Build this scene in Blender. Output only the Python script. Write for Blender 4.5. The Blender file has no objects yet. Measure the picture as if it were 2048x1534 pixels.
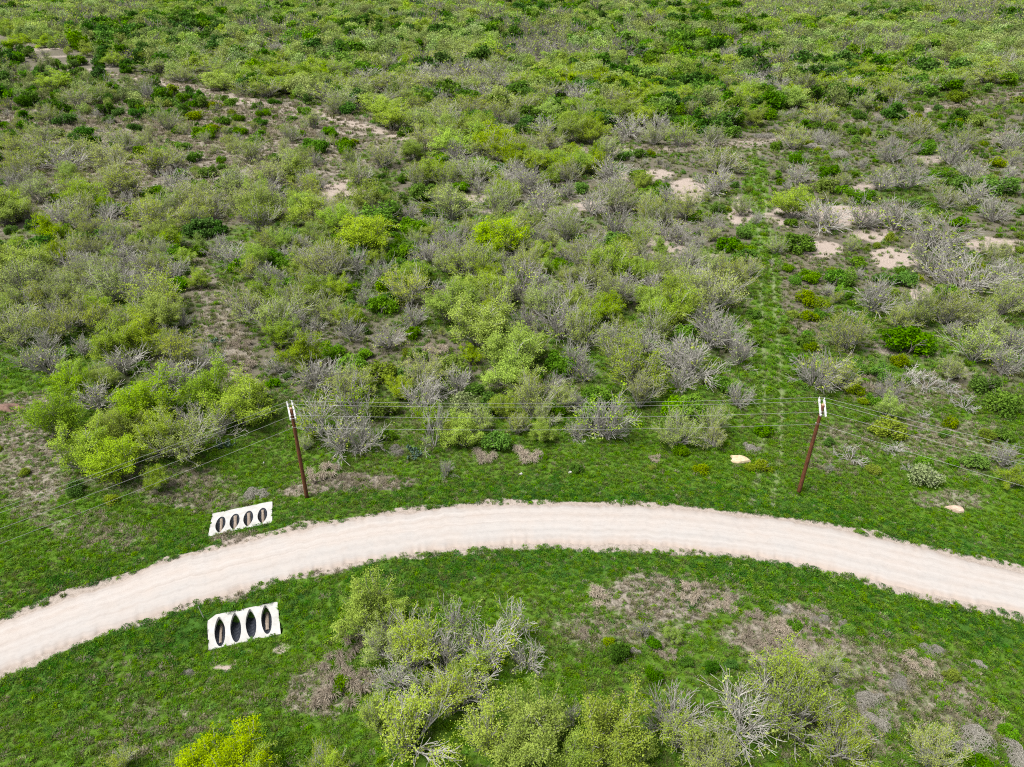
import bpy, bmesh, math, random
import numpy as np
from mathutils import Vector, Matrix

# ------------------------------------------------------------------ camera, sky, sun, exposure
SC = bpy.context.scene
COL = SC.collection
W, H = 2048.0, 1534.0            # pixel frame in which the survey of the place was taken
FPX, PITCH, CAM_Z = 1470.0, math.radians(30.5), 45.0
cam = bpy.data.cameras.new('camera')
cam.sensor_width = 36.0
cam.lens = 36.0 * FPX / W
cam.clip_start, cam.clip_end = 1.0, 9000.0
camo = bpy.data.objects.new('camera', cam)
camo.location = (0, 0, CAM_Z)
camo.rotation_euler = (math.pi / 2 - PITCH, 0, 0)
COL.objects.link(camo)
SC.camera = camo

SUN_EL, SUN_AZ = math.radians(62), math.radians(-115)     # azimuth from the +Y axis
world = bpy.data.worlds.new('World'); SC.world = world
world.use_nodes = True
wn = world.node_tree
bg = wn.nodes['Background']
sky = wn.nodes.new('ShaderNodeTexSky')
sky.sky_type = 'NISHITA'; sky.sun_disc = False
sky.sun_elevation = SUN_EL; sky.sun_rotation = SUN_AZ
sky.air_density = 1.0; sky.dust_density = 4.0; sky.ozone_density = 1.0
hs = wn.nodes.new('ShaderNodeHueSaturation'); hs.inputs['Saturation'].default_value = 0.25   # thin even cloud
wn.links.new(sky.outputs[0], hs.inputs['Color'])
wn.links.new(hs.outputs[0], bg.inputs['Color'])
bg.inputs['Strength'].default_value = 0.09
sl = bpy.data.lights.new('sun', 'SUN')
sl.energy = 2.3; sl.angle = math.radians(20); sl.color = (1.0, 0.97, 0.92)
so = bpy.data.objects.new('sun', sl)
sd = Vector((math.sin(SUN_AZ) * math.cos(SUN_EL), math.cos(SUN_AZ) * math.cos(SUN_EL), math.sin(SUN_EL)))
so.rotation_euler = sd.to_track_quat('Z', 'Y').to_euler()
so.location = (0, 0, 100)
COL.objects.link(so)
SC.view_settings.view_transform = 'Standard'
SC.view_settings.look = 'None'
SC.view_settings.exposure = 1.08
SC.view_settings.gamma = 1.0
SC.view_settings.use_curve_mapping = False
SC.cycles.max_bounces = 5
SC.cycles.diffuse_bounces = 2
SC.cycles.glossy_bounces = 2
SC.cycles.transmission_bounces = 3
SC.cycles.transparent_max_bounces = 4
SC.cycles.use_denoising = False
SC.cycles.filter_width = 1.1
SC.cycles.sample_clamp_indirect = 4.0

RNG = np.random.default_rng(11)
PYR = random.Random(5)

# ------------------------------------------------------------------ survey helpers: pixel <-> ground
cP, sP = math.cos(PITCH), math.sin(PITCH)

def ray(px, py):
    a = (px - W / 2) / FPX; b = (H / 2 - py) / FPX
    return np.array([a, cP + b * sP, -sP + b * cP])

def at_z(px, py, z=0.0):
    d = ray(px, py)
    t = (z - CAM_Z) / d[2]
    return np.array([d[0] * t, d[1] * t, z])

def project(x, y, z=0.0):
    x = np.asarray(x, float); y = np.asarray(y, float)
    dz = z - CAM_Z
    depth = y * cP - dz * sP
    up = y * sP + dz * cP
    depth = np.where(depth < 0.5, 0.5, depth)
    return W / 2 + FPX * x / depth, H / 2 - FPX * up / depth, depth

# ------------------------------------------------------------------ value noise for terrain masks
_NT = np.random.default_rng(3).random((256, 256))
def vnoise(x, y, s, o=0.0):
    x = np.asarray(x) / s + o * 17.3 + 1000; y = np.asarray(y) / s + o * 9.1 + 1000
    xi = np.floor(x).astype(int); yi = np.floor(y).astype(int)
    fx = x - xi; fy = y - yi
    fx = fx * fx * (3 - 2 * fx); fy = fy * fy * (3 - 2 * fy)
    g = lambda a, b: _NT[a % 256, b % 256]
    return (g(xi, yi) * (1 - fx) + g(xi + 1, yi) * fx) * (1 - fy) + (g(xi, yi + 1) * (1 - fx) + g(xi + 1, yi + 1) * fx) * fy
def fbm(x, y, s, o=0.0):
    return (vnoise(x, y, s, o) + .5 * vnoise(x, y, s / 2.1, o + 1) + .25 * vnoise(x, y, s / 4.3, o + 2)) / 1.75
def sstep(a, b, t):
    t = np.clip((t - a) / (b - a), 0, 1)
    return t * t * (3 - 2 * t)

# ------------------------------------------------------------------ road centreline
UP = [(-420, 1392), (-250, 1330), (-120, 1285), (0, 1239), (75, 1212), (125, 1192), (200, 1167), (250, 1149), (300, 1128), (400, 1099), (470, 1080), (550, 1061), (600, 1050),
      (700, 1034), (800, 1019), (900, 1011), (1024, 1006), (1160, 1007), (1280, 1010), (1374, 1016), (1449, 1025), (1540, 1033), (1624, 1043), (1724, 1064), (1824, 1086),
      (1924, 1112), (2048, 1140), (2180, 1176), (2340, 1222), (2560, 1290)]
DN = [(-420, 1560), (-250, 1462), (-120, 1402), (0, 1351), (100, 1309), (200, 1275), (300, 1242), (350, 1222), (425, 1204), (500, 1180), (550, 1168), (625, 1146), (700, 1131),
      (800, 1114), (900, 1101), (1024, 1091), (1120, 1089), (1230, 1091), (1349, 1098), (1474, 1111), (1560, 1122), (1624, 1134), (1724, 1159), (1824, 1188), (1924, 1209),
      (2048, 1232), (2180, 1270), (2340, 1322), (2560, 1400)]
def world_line(px, n):
    p = np.array([at_z(a, b)[:2] for a, b in px])
    s = np.concatenate([[0], np.cumsum(np.linalg.norm(np.diff(p, axis=0), axis=1))])
    s /= s[-1]
    t = np.linspace(0, 1, n)
    q = np.stack([np.interp(t, s, p[:, 0]), np.interp(t, s, p[:, 1])], 1)
    for _ in range(max(2, n // 60)):
        q[1:-1] = (q[:-2] + 2 * q[1:-1] + q[2:]) / 4
    return q
NR = 420
RUP, RDN = world_line(UP, NR), world_line(DN, NR)
# match the two edges by nearest point so that cross lines stay square to the road
RDNm = RDN[np.argmin(((RUP[:, None] - RDN[None]) ** 2).sum(2), axis=1)]
RDNm[1:-1] = (RDNm[:-2] + RDNm[1:-1] + RDNm[2:]) / 3
RC = (RUP + RDNm) / 2
ROAD_HALF = float(np.median(np.linalg.norm(RUP - RDNm, axis=1)) / 2)
RCs = RC[::4]
RNORM = np.gradient(RCs, axis=0); RNORM = np.stack([-RNORM[:, 1], RNORM[:, 0]], 1)
RNORM /= np.linalg.norm(RNORM, axis=1)[:, None]

def road_dist(x, y):
    """signed distance to the road's centreline (positive on the side away from the camera)"""
    x = np.atleast_1d(np.asarray(x, float)); y = np.atleast_1d(np.asarray(y, float))
    out = np.empty(len(x)); P = np.stack([x, y], 1)
    for i in range(0, len(x), 20000):
        dd = P[i:i + 20000, None] - RCs[None]
        d2 = (dd ** 2).sum(2); k = d2.argmin(1)
        sg = np.sign((dd[np.arange(len(k)), k] * RNORM[k]).sum(1))
        out[i:i + 20000] = np.sqrt(d2[np.arange(len(k)), k]) * np.where(sg == 0, 1, sg)
    return out

# ------------------------------------------------------------------ culvert slabs (needed by the terrain)
class Slab:
    def __init__(s, a, b, c, ztop, zbot):
        """a, b: pixel ends of the upper (road-side) edge, c: pixel of the lower end below a"""
        s.A = at_z(*a, ztop); s.B = at_z(*b, ztop); s.C = at_z(*c, zbot)
        s.u = s.B - s.A; s.L = np.linalg.norm(s.u); s.u = s.u / s.L
        v = s.C - s.A
        s.v = v; s.V = np.linalg.norm(v)
        h = v.copy(); h[2] = 0
        s.skew = float(h @ s.u)
        hp = h - s.u * s.skew
        s.T = np.linalg.norm(hp); s.h = hp / s.T
        s.drop = ztop - zbot; s.ztop = ztop
        s.mid = (s.A + s.B) / 2
    def local(s, x, y):
        dx = x - s.A[0]; dy = y - s.A[1]
        return dx * s.u[0] + dy * s.u[1], dx * s.h[0] + dy * s.h[1]
SLAB_NEAR = Slab((414, 1233), (555, 1203), (417, 1300), -0.10, -1.20)
SLAB_FAR = Slab((416, 1073), (544, 1045), (425, 1027), -0.10, -1.35)

def ground_z(x, y):
    x = np.atleast_1d(np.asarray(x, float)); y = np.atleast_1d(np.asarray(y, float))
    d = np.abs(road_dist(x, y))
    z = (fbm(x, y, 38) - .5) * 0.9 * sstep(8, 30, d) + (fbm(x, y, 6, 4) - .5) * 0.12 * sstep(3.6, 7, d)
    z = z - 0.05
    for s in (SLAB_NEAR, SLAB_FAR):
        a, t = s.local(x, y)
        a = a - s.skew * np.clip(t / s.T, 0, 1)
        wl = np.exp(-(np.maximum(0, np.maximum(-a, a - s.L)) / 4.5) ** 2)
        prof = np.where(t < 0, 0, np.where(t < s.T, (t / s.T), np.exp(-((t - s.T) / 11) ** 2)))
        z = z - wl * prof * (s.drop + 0.02) * np.where(t > -0.4, 1, 0)
        inside = (a > 0.12) & (a < s.L - 0.12) & (t > 0.1) & (t < s.T - 0.1)
        z = np.where(inside, z - 1.3, z)
    return z

def ground_z1(x, y):
    return float(ground_z([x], [y])[0])

def on_ground(px, py):
    z = 0.0
    for _ in range(5):
        p = at_z(px, py, z)
        z = ground_z1(p[0], p[1])
    return np.array([p[0], p[1], z])

# ------------------------------------------------------------------ materials
MATS = {}
def new_mat(name):
    m = bpy.data.materials.new(name); m.use_nodes = True
    nt = m.node_tree
    for n in list(nt.nodes): nt.nodes.remove(n)
    out = nt.nodes.new('ShaderNodeOutputMaterial')
    MATS[name] = m
    return m, nt, out
def N(nt, kind, **kw):
    n = nt.nodes.new(kind)
    for k, v in kw.items():
        if k in n.inputs: n.inputs[k].default_value = v
        else: setattr(n, k, v)
    return n
def ramp(nt, fac, stops):
    r = nt.nodes.new('ShaderNodeValToRGB')
    e = r.color_ramp.elements
    while len(e) < len(stops): e.new(.5)
    for i, (p, c) in enumerate(stops):
        e[i].position = p; e[i].color = (*c, 1) if len(c) == 3 else c
    nt.links.new(fac, r.inputs[0])
    return r.outputs[0]
def mixc(nt, fac, a, b, blend='MIX'):
    m = nt.nodes.new('ShaderNodeMix'); m.data_type = 'RGBA'; m.blend_type = blend
    def put(s, v):
        if hasattr(v, 'links') or isinstance(v, bpy.types.NodeSocket): nt.links.new(v, s)
        elif isinstance(v, (int, float)): s.default_value = v
        else: s.default_value = (*v, 1)
    put(m.inputs[0], fac); put(m.inputs[6], a); put(m.inputs[7], b)
    return m.outputs[2]
def math_(nt, op, a, b=0.0, clamp=False):
    m = nt.nodes.new('ShaderNodeMath'); m.operation = op; m.use_clamp = clamp
    for s, v in ((m.inputs[0], a), (m.inputs[1], b)):
        if isinstance(v, bpy.types.NodeSocket): nt.links.new(v, s)
        else: s.default_value = v
    return m.outputs[0]
def noise(nt, scale, detail=4, rough=.55, vec=None, w=0):
    n = nt.nodes.new('ShaderNodeTexNoise'); n.inputs['Scale'].default_value = scale
    n.inputs['Detail'].default_value = detail; n.inputs['Roughness'].default_value = rough
    if vec is None:
        g = nt.nodes.new('ShaderNodeNewGeometry'); vec = g.outputs['Position']
    nt.links.new(vec, n.inputs['Vector'])
    return n.outputs['Fac']

def leaf_mat(name, dark, light, transl=.35, hue=.012, vspread=.22):
    m, nt, out = new_mat(name)
    at = N(nt, 'ShaderNodeAttribute', attribute_name='var')
    oi = N(nt, 'ShaderNodeObjectInfo')
    c = mixc(nt, at.outputs['Fac'], dark, light)
    h = nt.nodes.new('ShaderNodeHueSaturation')
    r = oi.outputs['Random']
    nt.links.new(math_(nt, 'ADD', math_(nt, 'MULTIPLY', r, 2 * hue), .5 - hue), h.inputs['Hue'])
    r2 = math_(nt, 'FRACT', math_(nt, 'MULTIPLY', r, 7.31))
    r3 = math_(nt, 'FRACT', math_(nt, 'MULTIPLY', r, 23.7))
    nt.links.new(math_(nt, 'ADD', math_(nt, 'MULTIPLY', r2, 2 * vspread), 1 - vspread), h.inputs['Value'])
    nt.links.new(math_(nt, 'ADD', math_(nt, 'MULTIPLY', r3, .22), .88), h.inputs['Saturation'])
    nt.links.new(c, h.inputs['Color'])
    d = nt.nodes.new('ShaderNodeBsdfDiffuse'); t = nt.nodes.new('ShaderNodeBsdfTranslucent')
    nt.links.new(h.outputs[0], d.inputs[0]); nt.links.new(h.outputs[0], t.inputs[0])
    mx = nt.nodes.new('ShaderNodeMixShader'); mx.inputs[0].default_value = transl
    nt.links.new(d.outputs[0], mx.inputs[1]); nt.links.new(t.outputs[0], mx.inputs[2])
    nt.links.new(mx.outputs[0], out.inputs[0])
    return m
def rough_mat(name, a, b, scale=3.0, rough=.9, bump=0.0, detail=4, stretch=None, objrand=0.0, metallic=0.0, coat=0.0):
    m, nt, out = new_mat(name)
    p = nt.nodes.new('ShaderNodeBsdfPrincipled')
    tc = nt.nodes.new('ShaderNodeTexCoord'); vec = tc.outputs['Object']
    if stretch:
        mp = nt.nodes.new('ShaderNodeMapping'); mp.inputs['Scale'].default_value = stretch
        nt.links.new(vec, mp.inputs[0]); vec = mp.outputs[0]
    f = noise(nt, scale, detail, .6, vec)
    c = ramp(nt, f, [(.3, a), (.7, b)])
    if objrand:
        oi = nt.nodes.new('ShaderNodeObjectInfo')
        h = nt.nodes.new('ShaderNodeHueSaturation')
        nt.links.new(math_(nt, 'ADD', math_(nt, 'MULTIPLY', oi.outputs['Random'], 2 * objrand), 1 - objrand), h.inputs['Value'])
        nt.links.new(c, h.inputs['Color']); c = h.outputs[0]
    nt.links.new(c, p.inputs['Base Color'])
    p.inputs['Roughness'].default_value = rough; p.inputs['Metallic'].default_value = metallic
    p.inputs['Specular IOR Level'].default_value = .25
    if bump:
        bp = nt.nodes.new('ShaderNodeBump'); bp.inputs['Strength'].default_value = bump; bp.inputs['Distance'].default_value = .05
        nt.links.new(f, bp.inputs['Height']); nt.links.new(bp.outputs[0], p.inputs['Normal'])
    nt.links.new(p.outputs[0], out.inputs[0])
    return m

def plain_mat(name, a, b, objrand=.2):
    """diffuse wood or straw, a little different from plant to plant and twig to twig"""
    m, nt, out = new_mat(name)
    at = N(nt, 'ShaderNodeAttribute', attribute_name='var')
    oi = N(nt, 'ShaderNodeObjectInfo')
    c = mixc(nt, at.outputs['Fac'], a, b)
    h = nt.nodes.new('ShaderNodeHueSaturation')
    nt.links.new(math_(nt, 'ADD', math_(nt, 'MULTIPLY', oi.outputs['Random'], 2 * objrand), 1 - objrand), h.inputs['Value'])
    nt.links.new(c, h.inputs['Color'])
    d = nt.nodes.new('ShaderNodeBsdfDiffuse'); nt.links.new(h.outputs[0], d.inputs[0])
    nt.links.new(d.outputs[0], out.inputs[0])
    return m

leaf_mat('leaf_lime', (.18, .285, .018), (.33, .455, .042), .30)
leaf_mat('leaf_olive', (.20, .27, .03), (.35, .43, .075), .30)
leaf_mat('leaf_sage', (.17, .24, .06), (.32, .41, .12), .22, .02, .34)
leaf_mat('leaf_spring', (.18, .28, .03), (.34, .47, .07), .22, .015, .28)
leaf_mat('leaf_green', (.06, .15, .008), (.16, .31, .018), .25)
leaf_mat('leaf_dark', (.03, .095, .008), (.09, .20, .018), .25)
leaf_mat('leaf_yellow', (.12, .19, .01), (.26, .34, .02), .25)
leaf_mat('leaf_greygreen', (.17, .22, .08), (.32, .37, .17), .25)
leaf_mat('grass_green', (.065, .15, .008), (.15, .28, .02), .3, .02, .25)
leaf_mat('grass_lush', (.028, .10, .008), (.07, .18, .02), .3, .02, .28)
leaf_mat('grass_dry', (.17, .145, .10), (.36, .315, .23), .25, .01, .25)
leaf_mat('grass_olive', (.075, .10, .028), (.18, .20, .065), .25, .015, .3)
plain_mat('bark', (.11, .095, .08), (.27, .25, .22))
plain_mat('bark_grey', (.24, .228, .20), (.49, .472, .43))
plain_mat('bark_dull', (.13, .122, .105), (.30, .285, .255))
plain_mat('bark_white', (.27, .26, .235), (.52, .50, .465))
plain_mat('straw', (.34, .285, .22), (.50, .43, .34))
plain_mat('vine', (.23, .215, .18), (.36, .34, .30))
leaf_mat('cactus', (.05, .085, .055), (.13, .19, .14), 0.0)
rough_mat('concrete', (.36, .35, .33), (.50, .495, .48), 1.3, .85, 0, 7)
rough_mat('pipe_black', (.008, .010, .014), (.03, .034, .045), 6.0, .38)
rough_mat('silt', (.17, .135, .105), (.28, .23, .185), 4.0, .9, .3)
rough_mat('pole_wood', (.022, .010, .007), (.20, .075, .03), 5.0, .8, .4, 6, stretch=(5, 5, .4))
rough_mat('pole_top_wood', (.30, .20, .12), (.45, .32, .2), 6.0, .8)
rough_mat('arm_white', (.55, .55, .54), (.66, .66, .65), 3.0, .5)
rough_mat('insulator', (.55, .55, .56), (.66, .66, .67), 3.0, .3)
rough_mat('steel', (.35, .36, .37), (.5, .5, .51), 5.0, .45, metallic=.6)
rough_mat('wire', (.30, .30, .30), (.40, .40, .39), 3.0, .45, metallic=.3)
rough_mat('limestone', (.36, .28, .17), (.62, .52, .34), 2.6, .9, .7, 8)
rough_mat('sandstone', (.33, .24, .18), (.55, .43, .33), 2.6, .9, .7, 8)
rough_mat('red_dirt', (.10, .06, .045), (.23, .145, .115), 2.5, .95, .5, 7)
rough_mat('grey_wood', (.25, .24, .22), (.4, .39, .36), 4.0, .9)

# ------------------------------------------------------------------ mesh helpers
def mesh_np(name, V, faces, mats, var=None, smooth=False):
    """faces: list of (array (n,k), material index)"""
    me = bpy.data.meshes.new(name)
    V = np.asarray(V, np.float32)
    me.vertices.add(len(V)); me.vertices.foreach_set('co', V.ravel())
    li, ls, lt, mi = [], [], [], []
    off = 0
    for F, k in faces:
        F = np.asarray(F, np.int32)
        if len(F) == 0: continue
        li.append(F.ravel()); n, w = F.shape
        ls.append(off + np.arange(n) * w); lt.append(np.full(n, w)); mi.append(np.full(n, k))
        off += n * w
    li = np.concatenate(li).astype(np.int32); ls = np.concatenate(ls).astype(np.int32); mi = np.concatenate(mi).astype(np.int32)
    me.loops.add(len(li)); me.loops.foreach_set('vertex_index', li)
    me.polygons.add(len(ls)); me.polygons.foreach_set('loop_start', ls)
    try: me.polygons.foreach_set('loop_total', np.concatenate(lt).astype(np.int32))
    except Exception: pass
    me.polygons.foreach_set('material_index', mi)
    if smooth: me.polygons.foreach_set('use_smooth', np.ones(len(ls), bool))
    for m in mats: me.materials.append(MATS[m])
    if var is not None:
        a = me.attributes.new('var', 'FLOAT', 'POINT'); a.data.foreach_set('value', np.asarray(var, np.float32))
    me.update(calc_edges=True)
    return me
def link(name, me, parent=None, loc=None):
    o = bpy.data.objects.new(name, me)
    COL.objects.link(o)
    if parent is not None: o.parent = parent
    if loc is not None: o.location = loc
    return o
def tag(o, label=None, cat=None, group=None, kind=None):
    if label: o['label'] = label
    if cat: o['category'] = cat
    if group: o['group'] = group
    if kind: o['kind'] = kind
    return o
def empty(name, loc):
    o = bpy.data.objects.new(name, None); o.empty_display_size = .3
    o.location = loc; COL.objects.link(o)
    return o
def tubes(P0, P1, R0, R1, sides=3):
    """prisms without caps between P0 and P1 -> verts, quads"""
    P0, P1 = np.asarray(P0, float), np.asarray(P1, float)
    n = len(P0); R0 = np.asarray(R0, float); R1 = np.asarray(R1, float)
    d = P1 - P0; d /= np.linalg.norm(d, axis=1)[:, None] + 1e-9
    ref = np.where(np.abs(d[:, 2:3]) > .9, np.array([[1., 0, 0]]), np.array([[0, 0, 1.]]))
    a = np.cross(d, ref); a /= np.linalg.norm(a, axis=1)[:, None] + 1e-9
    b = np.cross(d, a)
    V = np.empty((n, 2 * sides, 3)); 
    for k in range(sides):
        t = 2 * math.pi * k / sides
        o = a * math.cos(t) + b * math.sin(t)
        V[:, k] = P0 + o * R0[:, None]; V[:, sides + k] = P1 + o * R1[:, None]
    base = np.arange(n)[:, None] * 2 * sides
    F = np.concatenate([base + np.array([k, (k + 1) % sides, sides + (k + 1) % sides, sides + k]) for k in range(sides)])
    return V.reshape(-1, 3), F
def leaves(C, size, rng, flat=.5, aspect=.6):
    """diamond leaf clumps at centres C"""
    n = len(C)
    nrm = rng.normal(size=(n, 3)); nrm[:, 2] = np.abs(nrm[:, 2]) + flat
    nrm /= np.linalg.norm(nrm, axis=1)[:, None]
    r = rng.normal(size=(n, 3)); a = np.cross(nrm, r); a /= np.linalg.norm(a, axis=1)[:, None] + 1e-9
    b = np.cross(nrm, a)
    s = np.asarray(size)[:, None] if np.ndim(size) else np.full((n, 1), size)
    V = np.stack([C - a * s, C + b * s * aspect + nrm * s * .15, C + a * s, C - b * s * aspect + nrm * s * .15], 1)
    F = np.arange(n)[:, None] * 4 + np.arange(4)
    return V.reshape(-1, 3), F

def smooth_tube(path, rad, sides=8, caps=True):
    """swept tube along a polyline (world or local), as (verts, faces) python lists"""
    V, F = [], []
    path = [Vector(p) for p in path]
    n = len(path)
    rad = rad if hasattr(rad, '__len__') else [rad] * n
    for i, p in enumerate(path):
        d = (path[min(i + 1, n - 1)] - path[max(i - 1, 0)]).normalized()
        ref = Vector((0, 0, 1)) if abs(d.z) < .95 else Vector((1, 0, 0))
        a = d.cross(ref).normalized(); b = d.cross(a)
        for k in range(sides):
            t = 2 * math.pi * k / sides
            V.append(p + (a * math.cos(t) + b * math.sin(t)) * rad[i])
    for i in range(n - 1):
        for k in range(sides):
            F.append((i * sides + k, i * sides + (k + 1) % sides, (i + 1) * sides + (k + 1) % sides, (i + 1) * sides + k))
    if caps:
        F.append(tuple(range(sides))[::-1]); F.append(tuple((n - 1) * sides + k for k in range(sides)))
    return V, F
def pydata(name, V, F, mat, parent=None, loc=None, smooth=False):
    me = bpy.data.meshes.new(name); me.from_pydata([tuple(v) for v in V], [], [tuple(f) for f in F]); me.update()
    if isinstance(mat, str): me.materials.append(MATS[mat])
    if smooth:
        for p in me.polygons: p.use_smooth = True
    return link(name, me, parent, loc)

# ------------------------------------------------------------------ ground cover masks, in surveyed pixel regions
SAND = [(1375, 385, 46, 30, 1), (1300, 348, 70, 14, .8), (1478, 425, 30, 34, .9), (1572, 430, 48, 26, .8), (1690, 432, 95, 24, 1), (1335, 490, 60, 24, .8), (1425, 512, 30, 14, .8),
        (1640, 500, 50, 18, .9), (1745, 468, 55, 18, .9), (1790, 515, 52, 24, 1), (1845, 587, 30, 22, 1), (1995, 492, 70, 20, .8), (690, 378, 55, 24, .8), (650, 398, 40, 12, .7),
        (720, 350, 30, 12, .6), (975, 233, 38, 11, 1), (1112, 318, 22, 13, 1), (835, 252, 65, 8, .45), (310, 168, 150, 8, .42), (150, 122, 60, 6, .42), (490, 207, 85, 8, .5),
        (610, 228, 70, 7, .5), (725, 264, 75, 8, .5), (860, 292, 40, 6, .5), (20, 426, 30, 7, .8), (60, 452, 40, 8, .6), (1045, 420, 85, 12, .7), (1190, 412, 65, 14, .8),
        (950, 396, 45, 12, .6), (1498, 698, 16, 10, .7), (1420, 700, 10, 10, .4), (1770, 700, 50, 16, .5), (1900, 722, 60, 22, .4), (1255, 520, 30, 10, .4), (1765, 368, 60, 12, .6),
        (1860, 320, 40, 12, .6), (1720, 378, 30, 10, .7), (1580, 300, 30, 12, .4), (1005, 350, 30, 8, .7), (1330, 295, 30, 5, .5), (900, 332, 40, 10, .5), (640, 1372, 40, 20, .25),
        (1725, 662, 30, 14, .5), (1910, 560, 40, 14, .5), (560, 1275, 25, 18, .4), (440, 1315, 22, 10, .9), (552, 1282, 18, 10, .9), (1495, 655, 12, 9, .5), (1015, 12, 30, 6, .5)]
DRY = [(690, 965, 130, 16, .9), (1330, 1195, 180, 50, .62), (1560, 1275, 140, 65, .6), (1250, 1260, 160, 45, .45), (1750, 1400, 220, 120, .48), (640, 1380, 70, 55, .6), (470, 720, 36, 60, .6),
       (430, 630, 30, 60, .5), (405, 550, 30, 60, .45), (300, 960, 160, 40, .45), (180, 1060, 120, 50, .42), (430, 980, 90, 20, .4), (60, 900, 90, 130, .55), (330, 1420, 120, 50, .35),
       (260, 1330, 90, 40, .2), (480, 1400, 60, 30, .3), (330, 300, 420, 110, .85), (520, 290, 250, 80, .8), (200, 420, 260, 60, .5), (1830, 780, 120, 40, .4), (1900, 900, 140, 60, .45),
       (1700, 900, 90, 50, .35), (1620, 560, 60, 120, .3), (620, 1130, 120, 20, .5), (560, 1130, 60, 10, .8), (250, 1480, 120, 40, .3), (480, 1075, 70, 10, .9), (450, 1190, 50, 14, .8), (1900, 1000, 80, 20, .5)]
GREEN = [(900, 960, 260, 60, .5), (1540, 900, 60, 110, .95), (1545, 740, 55, 130, .9), (1530, 560, 36, 120, .8), (1512, 390, 28, 90, .75), (1400, 300, 140, 14, .5), (720, 560, 120, 70, .55),
         (800, 470, 140, 40, .5), (1640, 880, 90, 90, .4), (1250, 870, 120, 40, .6), (640, 900, 70, 70, .7), (1750, 240, 200, 40, .45), (1480, 800, 60, 40, .5), (960, 15, 60, 10, .6)]

def masks(x, y, z=0):
    u, v, depth = project(x, y, z)
    d = road_dist(x, y); ad = np.abs(d)
    n1, n2, n3 = fbm(x, y, 9, 5), fbm(x, y, 3, 8), fbm(x, y, 30, 11)
    def blobs(L):
        m = np.zeros(len(x))
        for (a, b, rx, ry, s) in L:
            q = ((u - a) / (rx * .85)) ** 2 + ((v - b) / (ry * .85)) ** 2 if L is SAND else ((u - a) / rx) ** 2 + ((v - b) / ry) ** 2
            m = np.maximum(m, s * sstep(1.5, .45, q + (n2 - .5) * 1.8 + (n1 - .5) * .8))
        return m
    sand = blobs(SAND); dry = blobs(DRY); gr = blobs(GREEN)
    tr = v - np.interp(u, [-400, 0, 100, 250, 400, 560, 680, 830, 900], [0, 72, 98, 148, 172, 208, 232, 272, 288])
    tr2 = np.abs(v - np.interp(u, [1130, 1300, 1500, 1620, 1740, 1850, 2048, 2400], [302, 299, 286, 262, 236, 222, 190, 150]))
    sand = np.maximum(sand, np.where((u < 930) & (u > -300), sstep(-3, 3, tr) * sstep(20, 9, tr + (n2 - .5) * 10) * .66, 0))
    sand = np.maximum(sand, np.where(u > 1100, sstep(9, 3, tr2 + (n2 - .5) * 6) * .45, 0))
    dry = np.maximum(dry, np.where(u > 1100, sstep(11, 5, tr2 + (n2 - .5) * 6) * .62, 0))
    dry = np.maximum(dry, np.where(u < 930, sstep(-6, 3, tr) * sstep(22, 8, tr + (n2 - .5) * 14) * .85, 0))
    # lush growth in the road's verges, thinning into the brush
    far_side = d > 0
    lush = np.where(far_side, sstep(9.5, 4, ad + (n1 - .5) * 7), sstep(11, 4, ad + (n1 - .5) * 8)) * (.45 + .55 * sstep(.35, .6, n1))
    green = np.interp(v, [-100, 200, 420, 700, 860, 960, 1150, 1534], [.35, .30, .40, .52, .74, .95, .98, .95]) + (n1 - .5) * .7 + (n3 - .5) * .5
    green = np.maximum(green, np.where(far_side, 0, .85 + (n1 - .5) * .6))
    green = np.clip(np.maximum(green, gr), 0, 1)
    green = np.clip(green * (1 - .85 * dry), 0, 1)
    lush = lush * (1 - .7 * dry)
    grav = sstep(ROAD_HALF + .95, ROAD_HALF + .05, ad + (n2 - .5) * 1.5)
    # two wheel ruts in the mown strip at the lot's right side
    cx = np.interp(v, [280, 480, 700, 800, 900, 1000], [1512, 1538, 1552, 1558, 1556, 1540])
    k = np.clip((v + 99) / 900., .2, 2)
    rut = np.exp(-((np.abs(u - cx + 12 * k) - 17 * k) / (5 * k)) ** 2) * ((v > 290) & (v < 1015)) * (.3 + .7 * n2)
    red = sstep(1.4, .4, ((u - 18) / 46) ** 2 + ((v - 812) / 13) ** 2 + (n2 - .5))
    return dict(u=u, v=v, sand=sand, dry=dry, green=green, lush=lush, grav=grav, rut=rut, red=red, d=d)

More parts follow.
